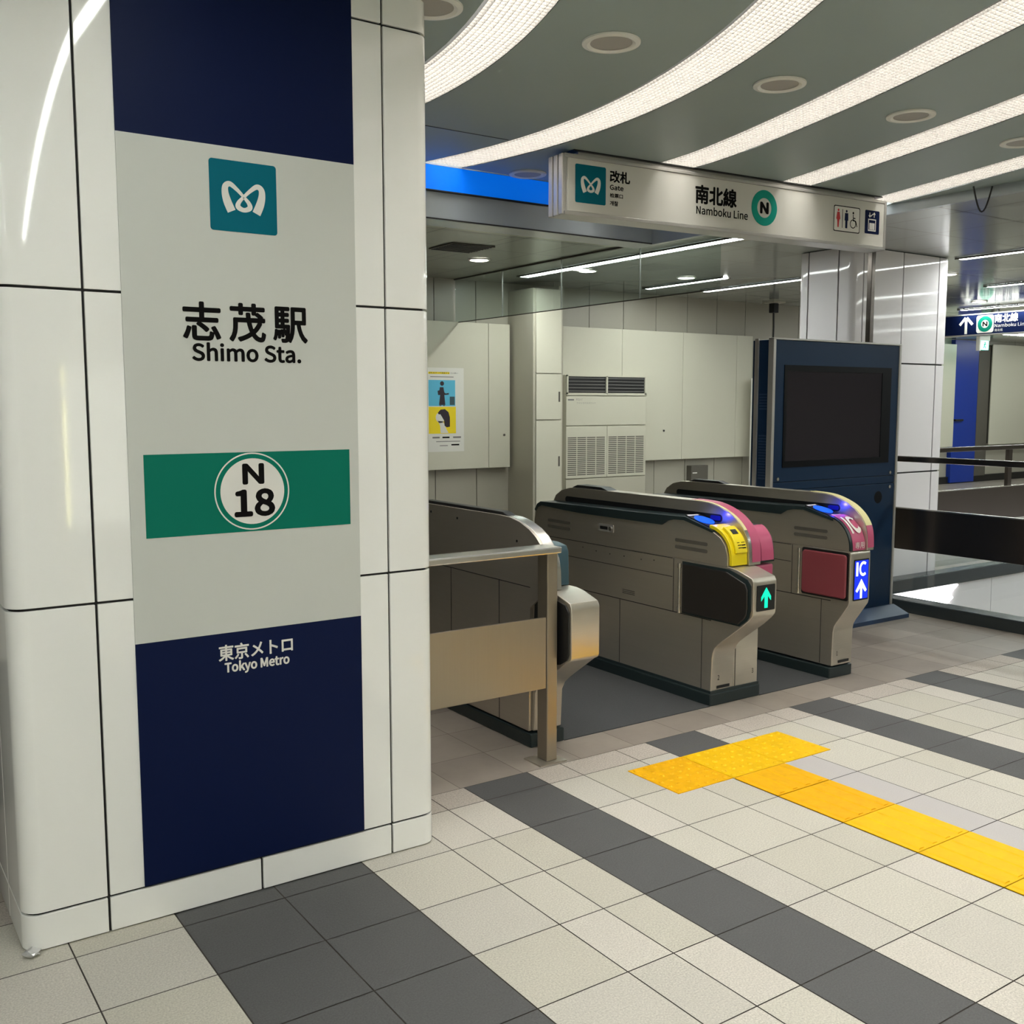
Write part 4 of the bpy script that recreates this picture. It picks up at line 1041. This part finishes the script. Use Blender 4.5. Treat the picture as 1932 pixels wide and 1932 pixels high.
# ================================================================== FAR RIGHT: wall boards, door, direction sign, exit sign
def board2(x0, x1, z0, z1, label, m=CREAM):
    t = thing('wall_board', label, 'wall panel', ((x0+x1)/2, 8.6, z0), 'raised cream boards on the walls')
    mb = MB(); mb.box(x0, x1, 8.62, 8.64, z0, z1); mb.build('board_face', m, t, bevel=.004)
    mb = MB(); mb.box(x0+.01, x1-.01, 8.64, 8.745, z0+.02, z1-.02); mb.build('board_frame', SEAM, t)
board2(12.6, 14.66, .70, 2.60, 'raised cream board left of the blue door on the far wall')
board2(15.86, 18.2, .715, 2.64, 'raised cream board right of the dark gap on the far wall')
t = thing('door_1', 'blue metal door in the far wall beyond the stairs', 'door', (15.1, 8.66, 0)); t['kind'] = 'structure'
mb = MB(); mb.box(14.68, 15.46, 8.66, 8.745, .02, 2.69); mb.build('leaf', BLUED, t)
mb = MB(); mb.box(14.72, 14.98, 8.62, 8.66, 1.18, 1.215); mb.build('handle', BLK, t, bevel=.004)
mb = MB(); mb.box(15.47, 15.84, 8.66, 8.745, .12, 2.6)
tag(mb.build('dark_panel', DARKG), 'dark grey recess strip right of the blue door', 'wall panel')
# navy direction sign
t = thing('direction_sign', 'navy hanging direction sign with white up arrow at right edge', 'sign', (9.33, 4.9, 2.37))
F = Frame((9.33, 0, 0), (0, -1, 0))
fbox(F, -6.1, -3.6, 2.378, 2.625, -.12, 0).build('sign_body', NAVY, t)
m_ = fbox(F, -6.1, -3.6, 2.625, 2.640, -.125, .004); fbox(F, -6.1, -3.6, 2.363, 2.378, -.125, .004, m_); m_.build('edge_strip', ALU, t)
stroke(F, [((-5.133, 2.39), (-5.133, 2.58)), ((-5.140, 2.595), (-5.220, 2.505)), ((-5.126, 2.595), (-5.045, 2.505))], .034, 0, .002).build('arrow', WHITE, t)
slab(F, [rrect(-4.99, 2.392, -4.760, 2.612, .03)], 0, .002).build('line_plate', WHITE, t)
ringq(F, -4.875, 2.502, .098, .050, .002, .003).build('line_ring', GREEN, t)
text(F, 'N', -4.905, 2.475, -4.845, 2.529, BLACK, t, d=.003, bold=.06)
text(F, '南北線', -4.748, 2.512, -4.450, 2.612, WHITE, t, d=.001, bold=.025)
text(F, 'Namboku Line', -4.746, 2.452, -4.330, 2.495, WHITE, t, d=.001)
text(F, '南北线', -4.744, 2.400, -4.640, 2.434, WHITE, t, d=.001)
for y in (4.76, 3.9):
    mb = MB(); mb.tube([(9.41, y, 2.64), (9.41, y, 2.698)], .018); mb.build('hanger', BLK, t)
t = thing('exit_sign', 'small glowing green exit sign below the navy direction sign', 'exit sign', (14.53, 8.0, 2.5))
mb = MB(); mb.box(14.42, 14.66, 8.0, 8.05, 2.47, 2.63); mb.build('lit_face', EXITG, t)
mb = MB(); mb.box(14.36, 14.40, 7.99, 8.06, 2.45, 2.70); mb.box(14.40, 14.68, 7.99, 8.06, 2.63, 2.70); mb.build('housing', WHITE, t)
F = Frame((14.54, 7.9995, 2.55), (1, 0, 0))
m_ = slab(F, [disc(.0, .045, .014, 12)], 0, .002); stroke(F, [((0, .03), (-.01, -.01)), ((-.01, -.01), (-.04, -.05)), ((-.01, -.01), (.03, -.05)), ((0, .025), (.035, .01)), ((0, .025), (-.035, 0))], .014, 0, .002, m_)
m_.build('running_man', GREEN, t)

# ================================================================== LEFT EDGE AND BEHIND THE VIEWER
t = thing('counter', 'grey and black counter at the left picture edge behind the near pillar', 'counter', (-3.3, 1.6, 0))
mb = MB(); mb.box(-3.9, -2.62, 1.55, 2.1, .02, .55); mb.build('lower_front', BLK, t, bevel=.004)
mb = MB(); mb.box(-3.9, -2.62, 1.53, 2.1, .56, .98); mb.build('upper_front', ALU, t, bevel=.006)
mb = MB(); mb.box(-3.95, -2.60, 1.50, 2.12, .98, 1.01); mb.build('top', STEEL_B, t, bevel=.004)
t = thing('lit_map_board', 'large lit map board on the wall behind the viewer', 'board', (0, -6.95, .4))
mb = MB(); mb.box(-1.28, 1.6, -6.99, -6.95, .36, 1.84); mb.build('board_face', MAPB, t)
mb = MB(); mb.box(-1.36, -1.31, -6.99, -6.94, .36, 1.55); mb.box(-1.36, -1.31, -6.99, -6.94, 1.66, 1.84); mb.build('edge_light', MAPE, t)
# crumpled scrap at the pillar foot
bm = bmesh.new(); bmesh.ops.create_icosphere(bm, subdivisions=2, radius=.018)
r2 = random.Random(5)
for v in bm.verts: v.co = Vector((v.co.x*1.2*(1+r2.uniform(-.3, .3)), v.co.y*1.1*(1+r2.uniform(-.3, .3)), v.co.z*.55*(1+r2.uniform(-.3, .3))))
zm = min(v.co.z for v in bm.verts)
for v in bm.verts: v.co.z -= zm
me = bpy.data.meshes.new('foil_scrap'); bm.to_mesh(me); bm.free(); me.materials.append(FOIL)
o = bpy.data.objects.new('foil_scrap', me); C.objects.link(o); o.location = (-2.56, .375, 0)
tag(o, 'small crumpled silver scrap on the floor at the near pillar left corner', 'litter')
